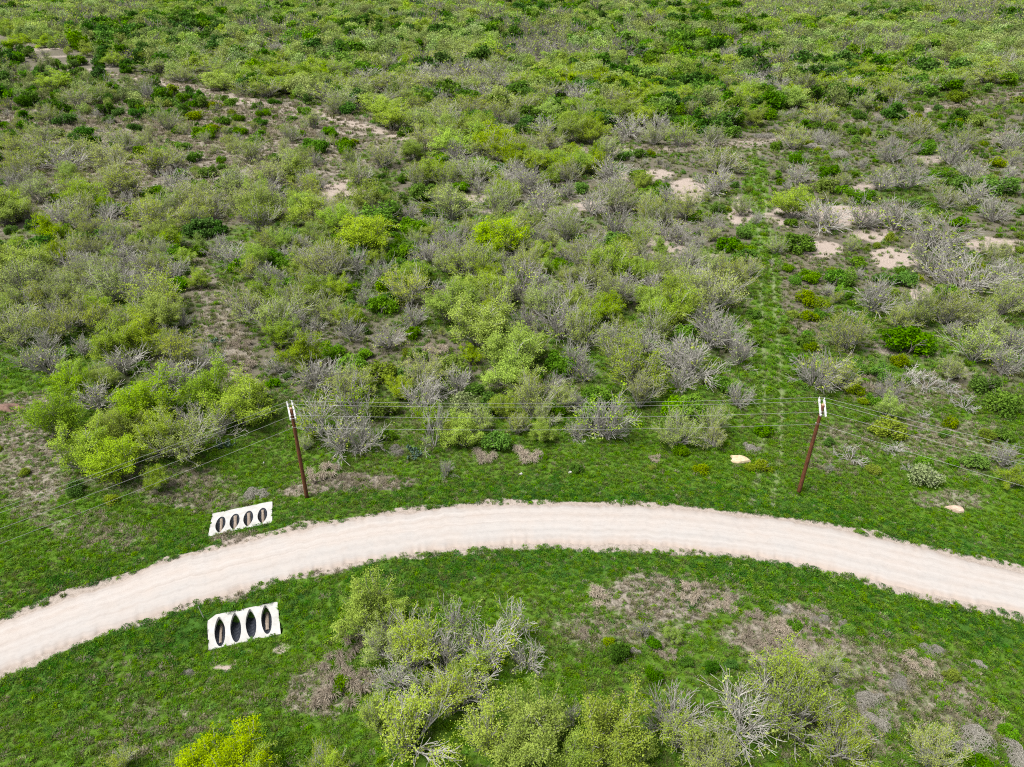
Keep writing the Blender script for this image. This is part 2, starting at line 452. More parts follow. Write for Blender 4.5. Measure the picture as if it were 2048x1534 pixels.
# ------------------------------------------------------------------ ground sheet
def ground_material():
    m, nt, out = new_mat('ground')
    p = nt.nodes.new('ShaderNodeBsdfPrincipled'); p.inputs['Roughness'].default_value = .95; p.inputs['Specular IOR Level'].default_value = .1
    A = N(nt, 'ShaderNodeAttribute', attribute_name='cover_a'); B = N(nt, 'ShaderNodeAttribute', attribute_name='cover_b')
    sa = nt.nodes.new('ShaderNodeSeparateColor'); nt.links.new(A.outputs['Color'], sa.inputs[0])
    sb = nt.nodes.new('ShaderNodeSeparateColor'); nt.links.new(B.outputs['Color'], sb.inputs[0])
    f1 = noise(nt, .55, 8, .65); f2 = noise(nt, 3.5, 6, .7); f3 = noise(nt, .12, 5, .6)
    soil = ramp(nt, f2, [(.28, (.058, .052, .04)), (.5, (.115, .102, .08)), (.75, (.20, .178, .145))])
    soil = mixc(nt, ramp(nt, f3, [(.35, (0, 0, 0)), (.65, (.5, .5, .5))]), soil, (.13, .125, .07))
    def crisp(mask, wob=.7, lo=.4, hi=.62):
        t = math_(nt, 'ADD', mask, math_(nt, 'MULTIPLY', math_(nt, 'SUBTRACT', math_(nt, 'ADD', math_(nt, 'MULTIPLY', f1, .5), math_(nt, 'MULTIPLY', f2, .5)), .5), wob * 2))
        return ramp(nt, t, [(lo, (0, 0, 0)), (hi, (1, 1, 1))])
    green = ramp(nt, f2, [(.25, (.04, .085, .008)), (.5, (.075, .145, .014)), (.8, (.12, .20, .03))])
    c = mixc(nt, crisp(sa.outputs[0], .5), soil, green)
    dry = ramp(nt, f2, [(.25, (.13, .113, .09)), (.5, (.225, .198, .162)), (.8, (.33, .295, .245))])
    c = mixc(nt, crisp(sa.outputs[1], 1.2, .38, .66), c, dry)
    lushc = ramp(nt, f2, [(.25, (.025, .065, .008)), (.55, (.045, .11, .013)), (.8, (.075, .15, .025))])
    c = mixc(nt, crisp(sb.outputs[1], .6), c, lushc)
    sand = ramp(nt, f2, [(.25, (.25, .20, .168)), (.5, (.335, .278, .238)), (.8, (.41, .35, .305))])
    c = mixc(nt, crisp(sa.outputs[2], 1.1, .34, .74), c, sand)
    grav = ramp(nt, f2, [(.3, (.22, .185, .155)), (.5, (.31, .265, .23)), (.75, (.39, .34, .30))])
    c = mixc(nt, crisp(sb.outputs[0], .6), c, grav)
    c = mixc(nt, math_(nt, 'MULTIPLY', sb.outputs[2], .75), c, (.28, .27, .19))
    nt.links.new(c, p.inputs['Base Color'])
    bp = nt.nodes.new('ShaderNodeBump'); bp.inputs['Strength'].default_value = .7; bp.inputs['Distance'].default_value = .12
    nt.links.new(f2, bp.inputs['Height']); nt.links.new(bp.outputs[0], p.inputs['Normal'])
    nt.links.new(p.outputs[0], out.inputs[0])
ground_material()

def grow_axis(a, b, step, far, rate=1.16):
    core = list(np.arange(a, b, step)); right = []; left = []
    s, p = step, core[-1]
    while p < far: s *= rate; p += s; right.append(p)
    s, p = step, a
    while p > -far: s *= rate; p -= s; left.append(p)
    return np.array(left[::-1] + core + right)
xs = grow_axis(-72, 76, .45, 5000)
ys = np.concatenate([np.linspace(-600, 0, 14)[:-1], np.linspace(0, 24, 16)[:-1], np.arange(24, 100, .45), np.arange(100, 175, .75), np.arange(175, 290, 1.5)])
s = 1.5; tail = [ys[-1]]
while tail[-1] < 6000: s *= 1.13; tail.append(tail[-1] + s)
ys = np.concatenate([ys, tail[1:]])
gx, gy = np.meshgrid(xs, ys)
fx, fy = gx.ravel(), gy.ravel()
fz = ground_z(fx, fy)
M = masks(fx, fy)
nx, ny = len(xs), len(ys)
idx = np.arange(nx * ny).reshape(ny, nx)
Fg = np.stack([idx[:-1, :-1], idx[:-1, 1:], idx[1:, 1:], idx[1:, :-1]], -1).reshape(-1, 4)
gm = mesh_np('ground', np.stack([fx, fy, fz], 1), [(Fg, 0)], ['ground'], smooth=True)
ones = np.ones(len(fx))
for nm, ch in (('cover_a', (M['green'], M['dry'], M['sand'])), ('cover_b', (M['grav'], M['lush'], M['rut']))):
    a = gm.attributes.new(nm, 'FLOAT_COLOR', 'POINT')
    a.data.foreach_set('color', np.stack([*ch, ones], 1).astype(np.float32).ravel())
tag(link('ground', gm), 'brushland soil with grass, dry litter and bare sandy patches', 'ground', kind='structure')

# ------------------------------------------------------------------ caliche road
def road_material():
    m, nt, out = new_mat('caliche')
    p = nt.nodes.new('ShaderNodeBsdfPrincipled'); p.inputs['Roughness'].default_value = .95; p.inputs['Specular IOR Level'].default_value = .1
    uv = nt.nodes.new('ShaderNodeAttribute'); uv.attribute_name = 'lane'      # x along the road in metres, y across in metres
    mp = nt.nodes.new('ShaderNodeMapping'); mp.inputs['Scale'].default_value = (.012, 2.6, 1)
    nt.links.new(uv.outputs['Vector'], mp.inputs[0])
    st = noise(nt, 1.0, 5, .6, mp.outputs[0])
    mp2 = nt.nodes.new('ShaderNodeMapping'); mp2.inputs['Scale'].default_value = (.006, .6, 1)
    nt.links.new(uv.outputs['Vector'], mp2.inputs[0])
    st2 = noise(nt, 1.0, 3, .5, mp2.outputs[0])
    f2 = noise(nt, 2.2, 5, .65); f1 = noise(nt, .35, 4, .6)
    c = ramp(nt, st, [(.30, (.315, .283, .26)), (.5, (.365, .333, .31)), (.68, (.41, .382, .36))])
    c = mixc(nt, ramp(nt, st2, [(.42, (0, 0, 0)), (.7, (.6, .6, .6))]), c, (.315, .305, .295))
    c = mixc(nt, ramp(nt, f1, [(.4, (0, 0, 0)), (.75, (.55, .55, .55))]), c, (.36, .295, .25))
    sx = nt.nodes.new('ShaderNodeSeparateXYZ'); nt.links.new(uv.outputs['Vector'], sx.inputs[0])
    wob_ = math_(nt, 'ADD', sx.outputs[2], math_(nt, 'MULTIPLY', math_(nt, 'SUBTRACT', st2, .5), .05))
    k_ = lambda q: (q, q, q)
    trk = ramp(nt, wob_, [(.0, k_(0)), (.17, k_(.05)), (.25, k_(.85)), (.33, k_(.1)), (.42, k_(.8)), (.50, k_(.25)), (.58, k_(.85)), (.68, k_(.1)), (.76, k_(.75)), (.85, k_(0))])
    c = mixc(nt, math_(nt, 'MULTIPLY', trk, math_(nt, 'ADD', .25, math_(nt, 'MULTIPLY', f1, .5))), c, (.435, .41, .388))
    sho = ramp(nt, wob_, [(.03, k_(.8)), (.14, k_(0)), (.86, k_(0)), (.97, k_(.8))])
    c = mixc(nt, sho, c, (.34, .275, .232))
    c = mixc(nt, .3, c, ramp(nt, f2, [(.2, (.6, .6, .6)), (.5, (1, 1, 1)), (.8, (1.1, 1.1, 1.1))]), 'MULTIPLY')
    nt.links.new(c, p.inputs['Base Color'])
    bp = nt.nodes.new('ShaderNodeBump'); bp.inputs['Strength'].default_value = .05; bp.inputs['Distance'].default_value = .03
    nt.links.new(st, bp.inputs['Height']); nt.links.new(bp.outputs[0], p.inputs['Normal'])
    nt.links.new(p.outputs[0], out.inputs[0])
road_material()
def build_road():
    n = 1500
    def dens(q):
        t = np.linspace(0, 1, len(q)); tt = np.linspace(0, 1, n)
        return np.stack([np.interp(tt, t, q[:, 0]), np.interp(tt, t, q[:, 1])], 1)
    a, b = dens(RDNm), dens(RUP)
    cr = b - a; wd = np.linalg.norm(cr, axis=1); cr /= wd[:, None]
    s = np.concatenate([[0], np.cumsum(np.linalg.norm(np.diff((a + b) / 2, axis=0), axis=1))])
    def wob(o): return (fbm(s, s * 0 + o, 2.6, o) - .5) * .6 + (vnoise(s, s * 0, .35, o) - .5) * .3 + (fbm(s, s * 0 + o, 14, o) - .5) * .5
    a = a - cr * wob(1)[:, None]; b = b + cr * wob(2)[:, None]
    K = 15; V, L = [], []
    for k in range(K):
        t = k / (K - 1)
        p = a * (1 - t) + b * t
        c = (4 * t * (1 - t)) ** .6
        edge = -.30 if k in (0, K - 1) else -.05 if k in (1, K - 2) else 0.0
        z = .02 + .16 * c + edge + (vnoise(p[:, 0], p[:, 1], 1.2, 7) - .5) * .025
        V.append(np.column_stack([p, z])); L.append(np.column_stack([s, t * wd, s * 0 + t]))
    V = np.stack(V, 1).reshape(-1, 3); L = np.stack(L, 1).reshape(-1, 3)
    i = np.arange(n * K).reshape(n, K)
    F = np.stack([i[:-1, :-1], i[1:, :-1], i[1:, 1:], i[:-1, 1:]], -1).reshape(-1, 4)
    me = mesh_np('gravel_road', V, [(F, 0)], ['caliche'], smooth=True)
    at = me.attributes.new('lane', 'FLOAT_VECTOR', 'POINT'); at.data.foreach_set('vector', L.astype(np.float32).ravel())
    tag(link('gravel_road', me), 'pale pinkish caliche road bending through the brushland', 'road', kind='structure')
build_road()

# ------------------------------------------------------------------ culvert headwalls
def culvert(S, cs, r, rz, label, silt, name='culvert_headwall'):
    """S: slab frame; cs: where the pipe axes meet the slab along its length (0..1); sloped concrete apron with mitred pipe mouths"""
    root = empty(name, tuple(S.mid)); tag(root, label, 'culvert', 'culvert headwalls either side of the gravel road')
    org = np.array(S.mid)
    slope = S.drop / S.T
    V = S.v                                     # world vector down the slab
    hdir = V.copy(); hdir[2] = 0; hl = np.linalg.norm(hdir); hdir /= hl       # horizontal direction of the pipes
    sl = S.drop / hl
    nseg = 28
    bm = bmesh.new()
    outer = [S.A, S.B, S.B + V, S.A + V]
    rj = random.Random(len(label))
    pts = []
    for i in range(4):                           # slightly chipped outline
        p, q = outer[i], outer[(i + 1) % 4]
        for k in range(10):
            t = k / 10
            pt = p + (q - p) * t
            if k: pt = pt + (S.u * rj.uniform(-.014, .014) + V / S.V * rj.uniform(-.014, .014))
            pts.append(pt)
    def loop(ps):
        vs = [bm.verts.new(tuple(p - org)) for p in ps]
        return [bm.edges.new((vs[i], vs[(i + 1) % len(vs)])) for i in range(len(vs))]
    edges = loop(pts)
    rings = []
    for (c, zc) in cs:                           # zc: height of the pipe axis
        ax = S.A + S.u * (c * S.L)
        ring = []
        for k in range(nseg):
            a = 2 * math.pi * k / nseg
            off = S.u * (r * math.cos(a) * (1 - .38 * max(0, math.sin(a)) ** 2)); z = zc + rz * math.sin(a)
            t = (S.ztop - z) / sl                # horizontal run at which the slab reaches this height
            ring.append(np.array([*(ax + off + hdir * t)[:2], z]))
        rings.append((ax, zc, ring)); edges += loop(ring)
    bmesh.ops.triangle_fill(bm, use_beauty=True, use_dissolve=False, edges=edges)
    for f in bm.faces:
        f.normal_update()
        if f.normal.z < 0: f.normal_flip()
    ext = bmesh.ops.extrude_face_region(bm, geom=list(bm.faces))
    for g in ext['geom']:
        if isinstance(g, bmesh.types.BMVert): g.co.z += 0.0
    newv = {g for g in ext['geom'] if isinstance(g, bmesh.types.BMVert)}
    for v in bm.verts:
        if v not in newv: v.co.z -= .28
    bmesh.ops.recalc_face_normals(bm, faces=bm.faces)
    me = bpy.data.meshes.new('apron'); bm.to_mesh(me); bm.free(); me.materials.append(MATS['concrete'])
    link('apron', me, root)
    for j, (ax, zc, ring) in enumerate(rings):
        Vp, Fp = [], []
        rows = 34
        for i in range(rows + 1):
            for k in range(nseg):
                a = 2 * math.pi * k / nseg
                rr = r * (.999 if i < 2 else .985 if i % 2 else .945)
                fz_ = rr / r
                end_run = -3.6                       # metres uphill, inside the embankment
                here = (S.ztop - (zc + rz * math.sin(a))) / sl
                t = i / rows
                run = here - .004 + (end_run - here) * t
                pnt = ax + S.u * (rr * math.cos(a) * (1 - .38 * max(0, math.sin(a)) ** 2)) + hdir * run
                Vp.append(np.array([pnt[0], pnt[1], zc + rz * fz_ * math.sin(a)]) - org)
        for i in range(rows):
            for k in range(nseg):
                Fp.append((i * nseg + k, i * nseg + (k + 1) % nseg, (i + 1) * nseg + (k + 1) % nseg, (i + 1) * nseg + k))
        Fp.append(tuple(rows * nseg + k for k in range(nseg)))
        pipe = pydata('pipe', Vp, Fp, 'pipe_black', root)
        if silt[j]:
            wfrac, h = silt[j]
            Vs, Fs = [], []
            cols, rws = 6, 16
            zt = zc - rz * h
            half = r * math.sqrt(max(.02, 1 - h * h)) * wfrac
            run1 = (S.ztop - zt) / sl - .05
            for i in range(rws + 1):
                for k in range(cols + 1):
                    q = (k / cols * 2 - 1) * half * (1 + .12 * math.sin(i * 1.7 + j))
                    run = run1 + (-3.2 - run1) * i / rws
                    pnt = ax + S.u * q + hdir * run
                    zz = zt + .05 * (1 - (q / half) ** 2) + rj.uniform(-.008, .008)
                    Vs.append(np.array([pnt[0], pnt[1], zz]) - org)
            for i in range(rws):
                for k in range(cols):
                    b = i * (cols + 1) + k
                    Fs.append((b, b + 1, b + cols + 2, b + cols + 1))
            pydata('silt', Vs, Fs, 'silt', pipe)
    return root
zn = SLAB_NEAR.ztop - .13
culvert(SLAB_NEAR, [(.165, -.68), (.385, -.66), (.60, -.64), (.82, -.62)], .40, .49,
        'tall white concrete culvert headwall with four black pipe mouths below the road', [(.42, .8), None, None, (.5, .75)])
culvert(SLAB_FAR, [(.165, -.62), (.39, -.62), (.61, -.62), (.84, -.62)], .44, .43,
        'smaller white concrete culvert headwall with silted pipe mouths above the road', [(.42, .75), (.48, .75), (.5, .75), (.42, .75)])

# thin leaning marker stake at the corner of the near headwall
p0 = on_ground(408, 1236)
st = empty('marker_stake', tuple(p0)); tag(st, 'thin grey leaning stake beside the larger culvert headwall', 'stake')
V, F = smooth_tube([(0, 0, -.1), (-.25, .12, 1.15)], [.035, .03], 6); pydata('post', V, F, 'grey_wood', st)

# ------------------------------------------------------------------ power poles and wires
def pole(base_px, top_px, arm_far, arm_near, label):
    b = on_ground(*base_px)
    d = ray(*top_px); t = b[1] / d[1]
    top = np.array([d[0] * t, d[1] * t, CAM_Z + d[2] * t])
    zt = top[2] - .25
    f, n = at_z(*arm_far, zt), at_z(*arm_near, zt)
    ad = (f - n); ad[2] = 0; ad /= np.linalg.norm(ad)
    side = np.array([ad[1], -ad[0], 0])
    root = empty('power_pole', tuple(b)); tag(root, label, 'power pole', 'power poles along the road')
    rel = top - b; axis = rel / np.linalg.norm(rel)
    rng = random.Random(int(base_px[0]))
    path = [tuple(np.array(axis) * s_) for s_ in np.linspace(-.3, np.linalg.norm(rel), 14)]
    V, F = smooth_tube(path, [.20 - .055 * i / 13 + rng.uniform(-.004, .004) for i in range(14)], 12)
    shaft = pydata('shaft', V, F, 'pole_wood', root, smooth=True)
    V, F = smooth_tube([tuple(rel), tuple(rel + axis * .05), tuple(rel + axis * .16)], [.147, .145, .03], 12)
    pydata('pole_cap', V, F, 'pole_top_wood', shaft)
    c = rel.copy(); c[2] -= .25
    half = 1.45
    pts = {}
    for sgn in (-1, 1):
        bmx = bmesh.new(); bmesh.ops.create_cube(bmx, size=1)
        for v in bmx.verts:
            v.co = Vector(c + ad * (v.co.x * 2 * half) + side * (sgn * .215 + v.co.y * .11) + np.array([0, 0, v.co.z * .13]))
        bmesh.ops.bevel(bmx, geom=list(bmx.edges), offset=.012, segments=1, affect='EDGES')
        me = bpy.data.meshes.new('crossarm'); bmx.to_mesh(me); bmx.free(); me.materials.append(MATS['arm_white'])
        link('crossarm', me, root)
    for w in (-half + .08, 0, half - .08):       # steel spacers that tie the pair of arms
        V, F = smooth_tube([tuple(c + ad * w * .98 - side * .3), tuple(c + ad * w * .98 + side * .3)], .018, 6); pydata('through_bolt', V, F, 'steel', root)
    for sgn in (-1, 1):
        V, F = smooth_tube([tuple(c + ad * (sgn * .62) + side * .17 - np.array([0, 0, .06])), tuple(c + side * .14 - np.array([0, 0, .65]))], .02, 6)
        pydata('brace', V, F, 'steel', root)
    outw = []
    for w in (half - .1, half - .78, -half + .22):
        q = c + ad * w + np.array([0, 0, .065])
        prof = [(0, .03), (.03, .055), (.07, .05), (.09, .07), (.13, .066), (.15, .05), (.19, .045), (.21, .025)]
        for sgn in (-1, 1):
            qq = q + side * (.215 * sgn)
            V, F = smooth_tube([tuple(qq + np.array([0, 0, h])) for h, _ in prof], [r_ for _, r_ in prof], 10)
            pydata('insulator', V, F, 'insulator', root, smooth=True)
        outw.append(b + q + np.array([0, 0, .22]))
    nz = axis * (rel[2] - 1.95) / axis[2]
    V, F = smooth_tube([tuple(nz - side * .2), tuple(nz + side * .2)], .06, 8); pydata('neutral_insulator', V, F, 'insulator', root)
    outw.append(b + nz + side * 0 + np.array([0, -.2, .05]))
    return outw
WL = pole((614, 996), (582, 817), (578, 801), (586, 838), 'brown wooden power pole with white double crossarm beside the smaller culvert headwall')
WR = pole((1597, 986), (1646, 810), (1645, 790), (1649, 830), 'brown wooden power pole with white double crossarm at the end of the wheel ruts')
LEFT_PX = [(0, 1013), (0, 1022), (0, 1054), (0, 1084)]
RIGHT_PX = [(2048, 896), (2048, 909), (2044, 928), (2048, 972)]
WNAMES = ['thin pale power line on the outer tips of both white crossarms', 'thin pale power line second from the outer crossarm tips',
          'thin pale power line on the road-side ends of both white crossarms', 'lowest thin pale power line fixed to the brown poles below the crossarms']
def span(p, q, sag, n=26):
    return [tuple(p + (q - p) * t - np.array([0, 0, 4 * sag * t * (1 - t)])) for t in np.linspace(0, 1, n)]
for i in range(4):
    def beyond(p, px, ln):
        q = at_z(*px, p[2] - .55)            # a surveyed point of the sagging span
        d = q - p; d[2] = 0; l = np.linalg.norm(d)
        e = p + d / l * ln
        e[2] = p[2]
        return e
    eL = beyond(WL[i], LEFT_PX[i], 62); eR = beyond(WR[i], RIGHT_PX[i], 62)
    path = span(eL, WL[i], .75)[:-1] + span(WL[i], WR[i], .45)[:-1] + span(WR[i], eR, .75)
    V, F = smooth_tube(path, .011, 5)
    o = pydata('power_line', V, F, 'wire'); tag(o, WNAMES[i], 'power line', 'power lines strung between the poles')

# ------------------------------------------------------------------ rocks and small bits by the road
def rock(name, px, outline, width_px, h, mat, label, seed):
    c = on_ground(*px); dep = project(c[0], c[1], c[2])[2]
    k = float(width_px * dep / FPX)
    bm = bmesh.new(); rg = random.Random(seed)
    n = len(outline); rings = [(1.0, -.12), (1.02, h * .45), (.93, h * .88), (.72, h), (.3, h * 1.02)]
    R = []
    for (s_, z) in rings:
        R.append([bm.verts.new((x * k * s_ + rg.uniform(-.02, .02), y * k * s_ + rg.uniform(-.02, .02), z + x * .12 * (z > 0) + rg.uniform(-.03, .03) * (z > 0))) for x, y in outline])
    for a, b in zip(R[:-1], R[1:]):
        for i in range(n): bm.faces.new((a[i], a[(i + 1) % n], b[(i + 1) % n], b[i]))
    bm.faces.new(R[-1]); bm.faces.new(R[0][::-1])
    bmesh.ops.subdivide_edges(bm, edges=bm.edges, cuts=1, use_grid_fill=True, fractal=.25, along_normal=.3, seed=seed)
    me = bpy.data.meshes.new(name); bm.to_mesh(me); bm.free(); me.materials.append(MATS[mat])
    o = link(name, me, None, tuple(c)); tag(o, label, 'boulder')
    return o
rock('boulder', (1480, 922), [(-.48, -.22), (-.15, -.3), (.2, -.28), (.5, -.2), (.36, .02), (.2, .18), (.0, .32), (-.2, .3), (-.44, .36), (-.4, .12), (-.52, -.05)], 37, .42,
     'limestone', 'pale cream flat boulder in the grass beside a round green bush', 3)
rock('boulder', (1908, 1021), [(-.5, .2), (-.2, -.05), (.15, -.3), (.42, -.28), (.5, .0), (.42, .2), (.1, .28), (-.2, .28)], 33, .34,
     'sandstone', 'smaller pinkish flat boulder in grass above the road at the right', 8)
for px, lab in (((1140, 946), 'tiny white stone on the green verge above the middle of the road'), ((1041, 949), 'tiny pale stone on the verge above the highest point of the bend'),
                ((526, 927), 'tiny whitish stone in the green grass beside the grove')):
    o = rock('stone', px, [(-.5, -.3), (0, -.42), (.5, -.25), (.45, .2), (.0, .4), (-.42, .25)], 7, .16, 'concrete', lab, int(px[0])); o['category'] = 'stone'
c = on_ground(16, 816)
xx, yy = np.meshgrid(np.linspace(-2.2, 2.2, 34), np.linspace(-1.0, 1.0, 22))
hh = .5 * np.clip(1 - (xx / 2.1) ** 2 - (yy / .95) ** 2, 0, 1) ** .8 * np.clip(fbm(xx, yy, .7) * 2.2 - .55, 0, 1) - .06
gi = np.arange(34 * 22).reshape(22, 34)
me = mesh_np('dirt_mound', np.stack([xx.ravel(), yy.ravel(), hh.ravel()], 1), [(np.stack([gi[:-1, :-1], gi[:-1, 1:], gi[1:, 1:], gi[1:, :-1]], -1).reshape(-1, 4), 0)], ['red_dirt'])
tag(link('dirt_mound', me, None, tuple(c)), 'low mound of bare reddish dirt in the meadow', 'dirt mound')

# ------------------------------------------------------------------ plant prototypes
def unit(v): return v / (np.linalg.norm(v) + 1e-9)
def tilt(d, ang, rng):
    r = rng.normal(size=3); a = unit(np.cross(d, r))
    return unit(d * math.cos(ang) + a * math.sin(ang))

def skeleton(rng, stems, tilt0, L0, levels, kids, ratio, spread, up, wig, r0, nseg=(3, 3, 2), base=.2):
    S, tips = [], []                              # S: p0, p1, r0, r1, level
    def branch(p, d, L, r, lv):
        n = nseg[min(lv, len(nseg) - 1)]
        last = lv == levels
        for i in range(n):
            d = unit(d + rng.normal(size=3) * wig + np.array([0, 0, up]))
            q = p + d * (L / n)
            q[2] = max(q[2], .06)
            ra = r * (1 - .5 * i / n); rb = r * (1 - .5 * (i + 1) / n)
            S.append((p.copy(), q.copy(), ra, rb, lv)); p = q
            if not last:
                for _ in range(kids[min(lv, len(kids) - 1)]):
                    branch(p.copy(), tilt(d, rng.uniform(*spread), rng), L * ratio * rng.uniform(.7, 1.2), rb * .72, lv + 1)
            if last: tips.append(p.copy())
    for k in range(stems):
        az = 2 * math.pi * (k + rng.uniform(-.35, .35)) / stems
        t = math.radians(rng.uniform(*tilt0))
        d = np.array([math.sin(t) * math.cos(az), math.sin(t) * math.sin(az), math.cos(t)])
        p = np.array([math.cos(az), math.sin(az), 0]) * base * rng.uniform(.2, 1)
        branch(p, d, L0 * rng.uniform(.75, 1.15), r0, 0)
    return S, np.array(tips)

def fit(S, tips, wid, hgt):
    P = np.array([s_[1] for s_ in S])
    rad = np.percentile(np.hypot(P[:, 0], P[:, 1]), 95)
    kx = wid / 2 / rad; kz = hgt / np.percentile(P[:, 2], 99)
    k = np.array([kx, kx, kz])
    return ([(a * k, b * k, c_, d_, e) for a, b, c_, d_, e in S], tips * k) if len(tips) else ([(a * k, b * k, c_, d_, e) for a, b, c_, d_, e in S], tips)

PROTOS = {}     # kind -> list of dict(wood=mesh, crown=mesh or None, joined=mesh, w=native width)

def finish(kind, i, lod, wood, crown, wmat, cmat, wid):
    """wood, crown: (verts, faces, var)"""
    tagn = f'{kind}_{"far" if lod else "near"}_{i}'
    d = dict(w=wid)
    if not lod:
        d['wood'] = mesh_np(tagn + '_wood', wood[0], [(wood[1], 0)], [wmat], wood[2]) if wood is not None else None
        d['crown'] = mesh_np(tagn + '_crown', crown[0], [(crown[1], 0)], [cmat], crown[2]) if crown is not None else None
    Vs, Fs, var, off, mats = [], [], [], 0, []
    for part, mt in ((wood, wmat), (crown, cmat)):
        if part is None: continue
        Vs.append(part[0]); Fs.append((part[1] + off, len(mats))); var.append(part[2]); off += len(part[0]); mats.append(mt)
    d['joined'] = mesh_np(tagn, np.concatenate(Vs), Fs, mats, np.concatenate(var))
    PROTOS.setdefault((kind, lod), []).append(d)

def wood_mesh(S, rng, rmin, sides=3):
    P0 = np.array([s_[0] for s_ in S]); P1 = np.array([s_[1] for s_ in S])
    R0 = np.maximum([s_[2] for s_ in S], rmin); R1 = np.maximum([s_[3] for s_ in S], rmin * .8)
    V, F = tubes(P0, P1, R0, R1, sides)
    var = np.repeat(rng.random(len(S)) * .6 + np.array([min(s_[4], 3) / 3 * .4 for s_ in S]), 2 * sides)
    return V, F, var

def tree(kind, i, seed, wid, hgt, leafp, per, lsize, lspread, wmat, cmat, lod=0, stems=5, tilt0=(15, 55), spread=(.35, .8), rmin=.02, r0=.09, up=.10, topbias=1.0, kids=(2, 2), wig=.14):
    rng = np.random.default_rng(seed)
    lv = 2
    S, tips = skeleton(rng, stems, tilt0, 2.2, lv, kids, .62, spread, up, wig, r0)
    S, tips = fit(S, tips, wid * .94, hgt)
    wood = wood_mesh(S, rng, rmin * (1.9 if lod else 1))
    crown = None
    if leafp > 0:
        zz = tips[:, 2] / hgt; rr = np.hypot(tips[:, 0], tips[:, 1]) / (wid / 2)
        pr = leafp * np.clip(.25 + topbias * (.6 * zz + .45 * rr), 0, 1.3)
        # leafing is patchy: some limbs are green, some still bare
        patch = np.array([_NT[int(t[0] * 1.3 + 50 + seed) % 256, int(t[1] * 1.3 + 90) % 256] for t in tips])
        keep = rng.random(len(tips)) < pr * (.55 + .9 * patch)
        T = tips[keep]
        if len(T):
            n = per
            C = np.repeat(T, n, 0) + rng.normal(size=(len(T) * n, 3)) * np.array([lspread, lspread, lspread * .7])
            sz = lsize * rng.uniform(.6, 1.3, len(C))
            Vl, Fl = leaves(C, sz, rng, .6)
            cv = np.clip(np.repeat(rng.random(len(T)), n) * .75 + .25 + rng.normal(size=len(C)) * .14, 0, 1)
            crown = (Vl, Fl, np.repeat(cv, 4))
    finish(kind, i, lod, wood, crown, wmat, cmat, wid)

def bush(kind, i, seed, wid, hgt, nleaf, lsize, cmat, lod=0, lobes=11, wmat='bark'):
    rng = np.random.default_rng(seed)
    S, tips = skeleton(rng, 6, (10, 60), 1.0, 1, (2,), .7, (.3, .8), .05, .15, .05)
    S, tips = fit(S, tips, wid * .75, hgt * .8)
    wood = wood_mesh(S, rng, .018)
    C = []; tone = []
    for k in range(lobes):
        az = rng.uniform(0, 2 * math.pi); rr = math.sqrt(rng.random()) * wid * .34
        lr = wid * rng.uniform(.13, .24)
        cz = max(lr * .55, hgt * rng.uniform(.35, .92) * (1 - .5 * (rr / (wid * .5)) ** 2) - lr * .4)
        m = int(nleaf / lobes)
        dirs = rng.normal(size=(m, 3)); dirs /= np.linalg.norm(dirs, axis=1)[:, None]
        rad = lr * rng.uniform(.45, 1.1, m) ** .6 * (1 + .35 * (np.sin(dirs[:, 0] * 5 + k) * np.cos(dirs[:, 1] * 6 + 2 * k)))
        q = np.array([rr * math.cos(az), rr * math.sin(az), cz]) + dirs * rad[:, None] * np.array([1, 1, .85])
        C.append(q[q[:, 2] > .03]); tone.append(np.full(len(C[-1]), rng.random()))
    C = np.concatenate(C); tone = np.concatenate(tone)
    sz = lsize * rng.uniform(.6, 1.35, len(C))
    Vl, Fl = leaves(C, sz, rng, .35, .62)
    var = np.clip(tone * .5 + rng.random(len(C)) * .5, 0, 1)
    finish(kind, i, lod, wood, (Vl, Fl, np.repeat(var, 4)), wmat, cmat, wid)

def heap(kind, i, seed, wid, hgt, n, mat, rad=.012, lod=0):
    """a sprawling lumpy mound of dead vine: long strands that follow its surface"""
    rng = np.random.default_rng(seed)
    lumps = [(rng.uniform(-.3, .3) * wid, rng.uniform(-.3, .3) * wid, wid * rng.uniform(.14, .28), hgt * rng.uniform(.45, 1.0)) for _ in range(7)]
    def top(x, y): return max(h * max(0, 1 - ((x - a) ** 2 + (y - b) ** 2) / (r * r)) ** .6 for a, b, r, h in lumps)
    P0, P1, tone = [], [], []
    for k in range(n):
        a, b, r, h = lumps[rng.integers(len(lumps))]
        t = rng.uniform(0, 6.283); q = math.sqrt(rng.random()) * r * 1.12
        x, y = a + math.cos(t) * q, b + math.sin(t) * q
        d = rng.uniform(0, 6.283); p = np.array([x, y, top(x, y) + rng.uniform(-.05, .06)]); tn = rng.random()
        for _ in range(4):
            d += rng.normal() * .5
            x += math.cos(d) * .14; y += math.sin(d) * .14
            q_ = np.array([x, y, max(.02, top(x, y) + rng.uniform(-.06, .09))])
            P0.append(p); P1.append(q_); tone.append(tn); p = q_
    V, F = tubes(P0, P1, np.full(len(P0), rad), np.full(len(P0), rad * .7), 3)
    finish(kind, i, lod, (V, F, np.repeat(tone, 6)), None, mat, None, wid)

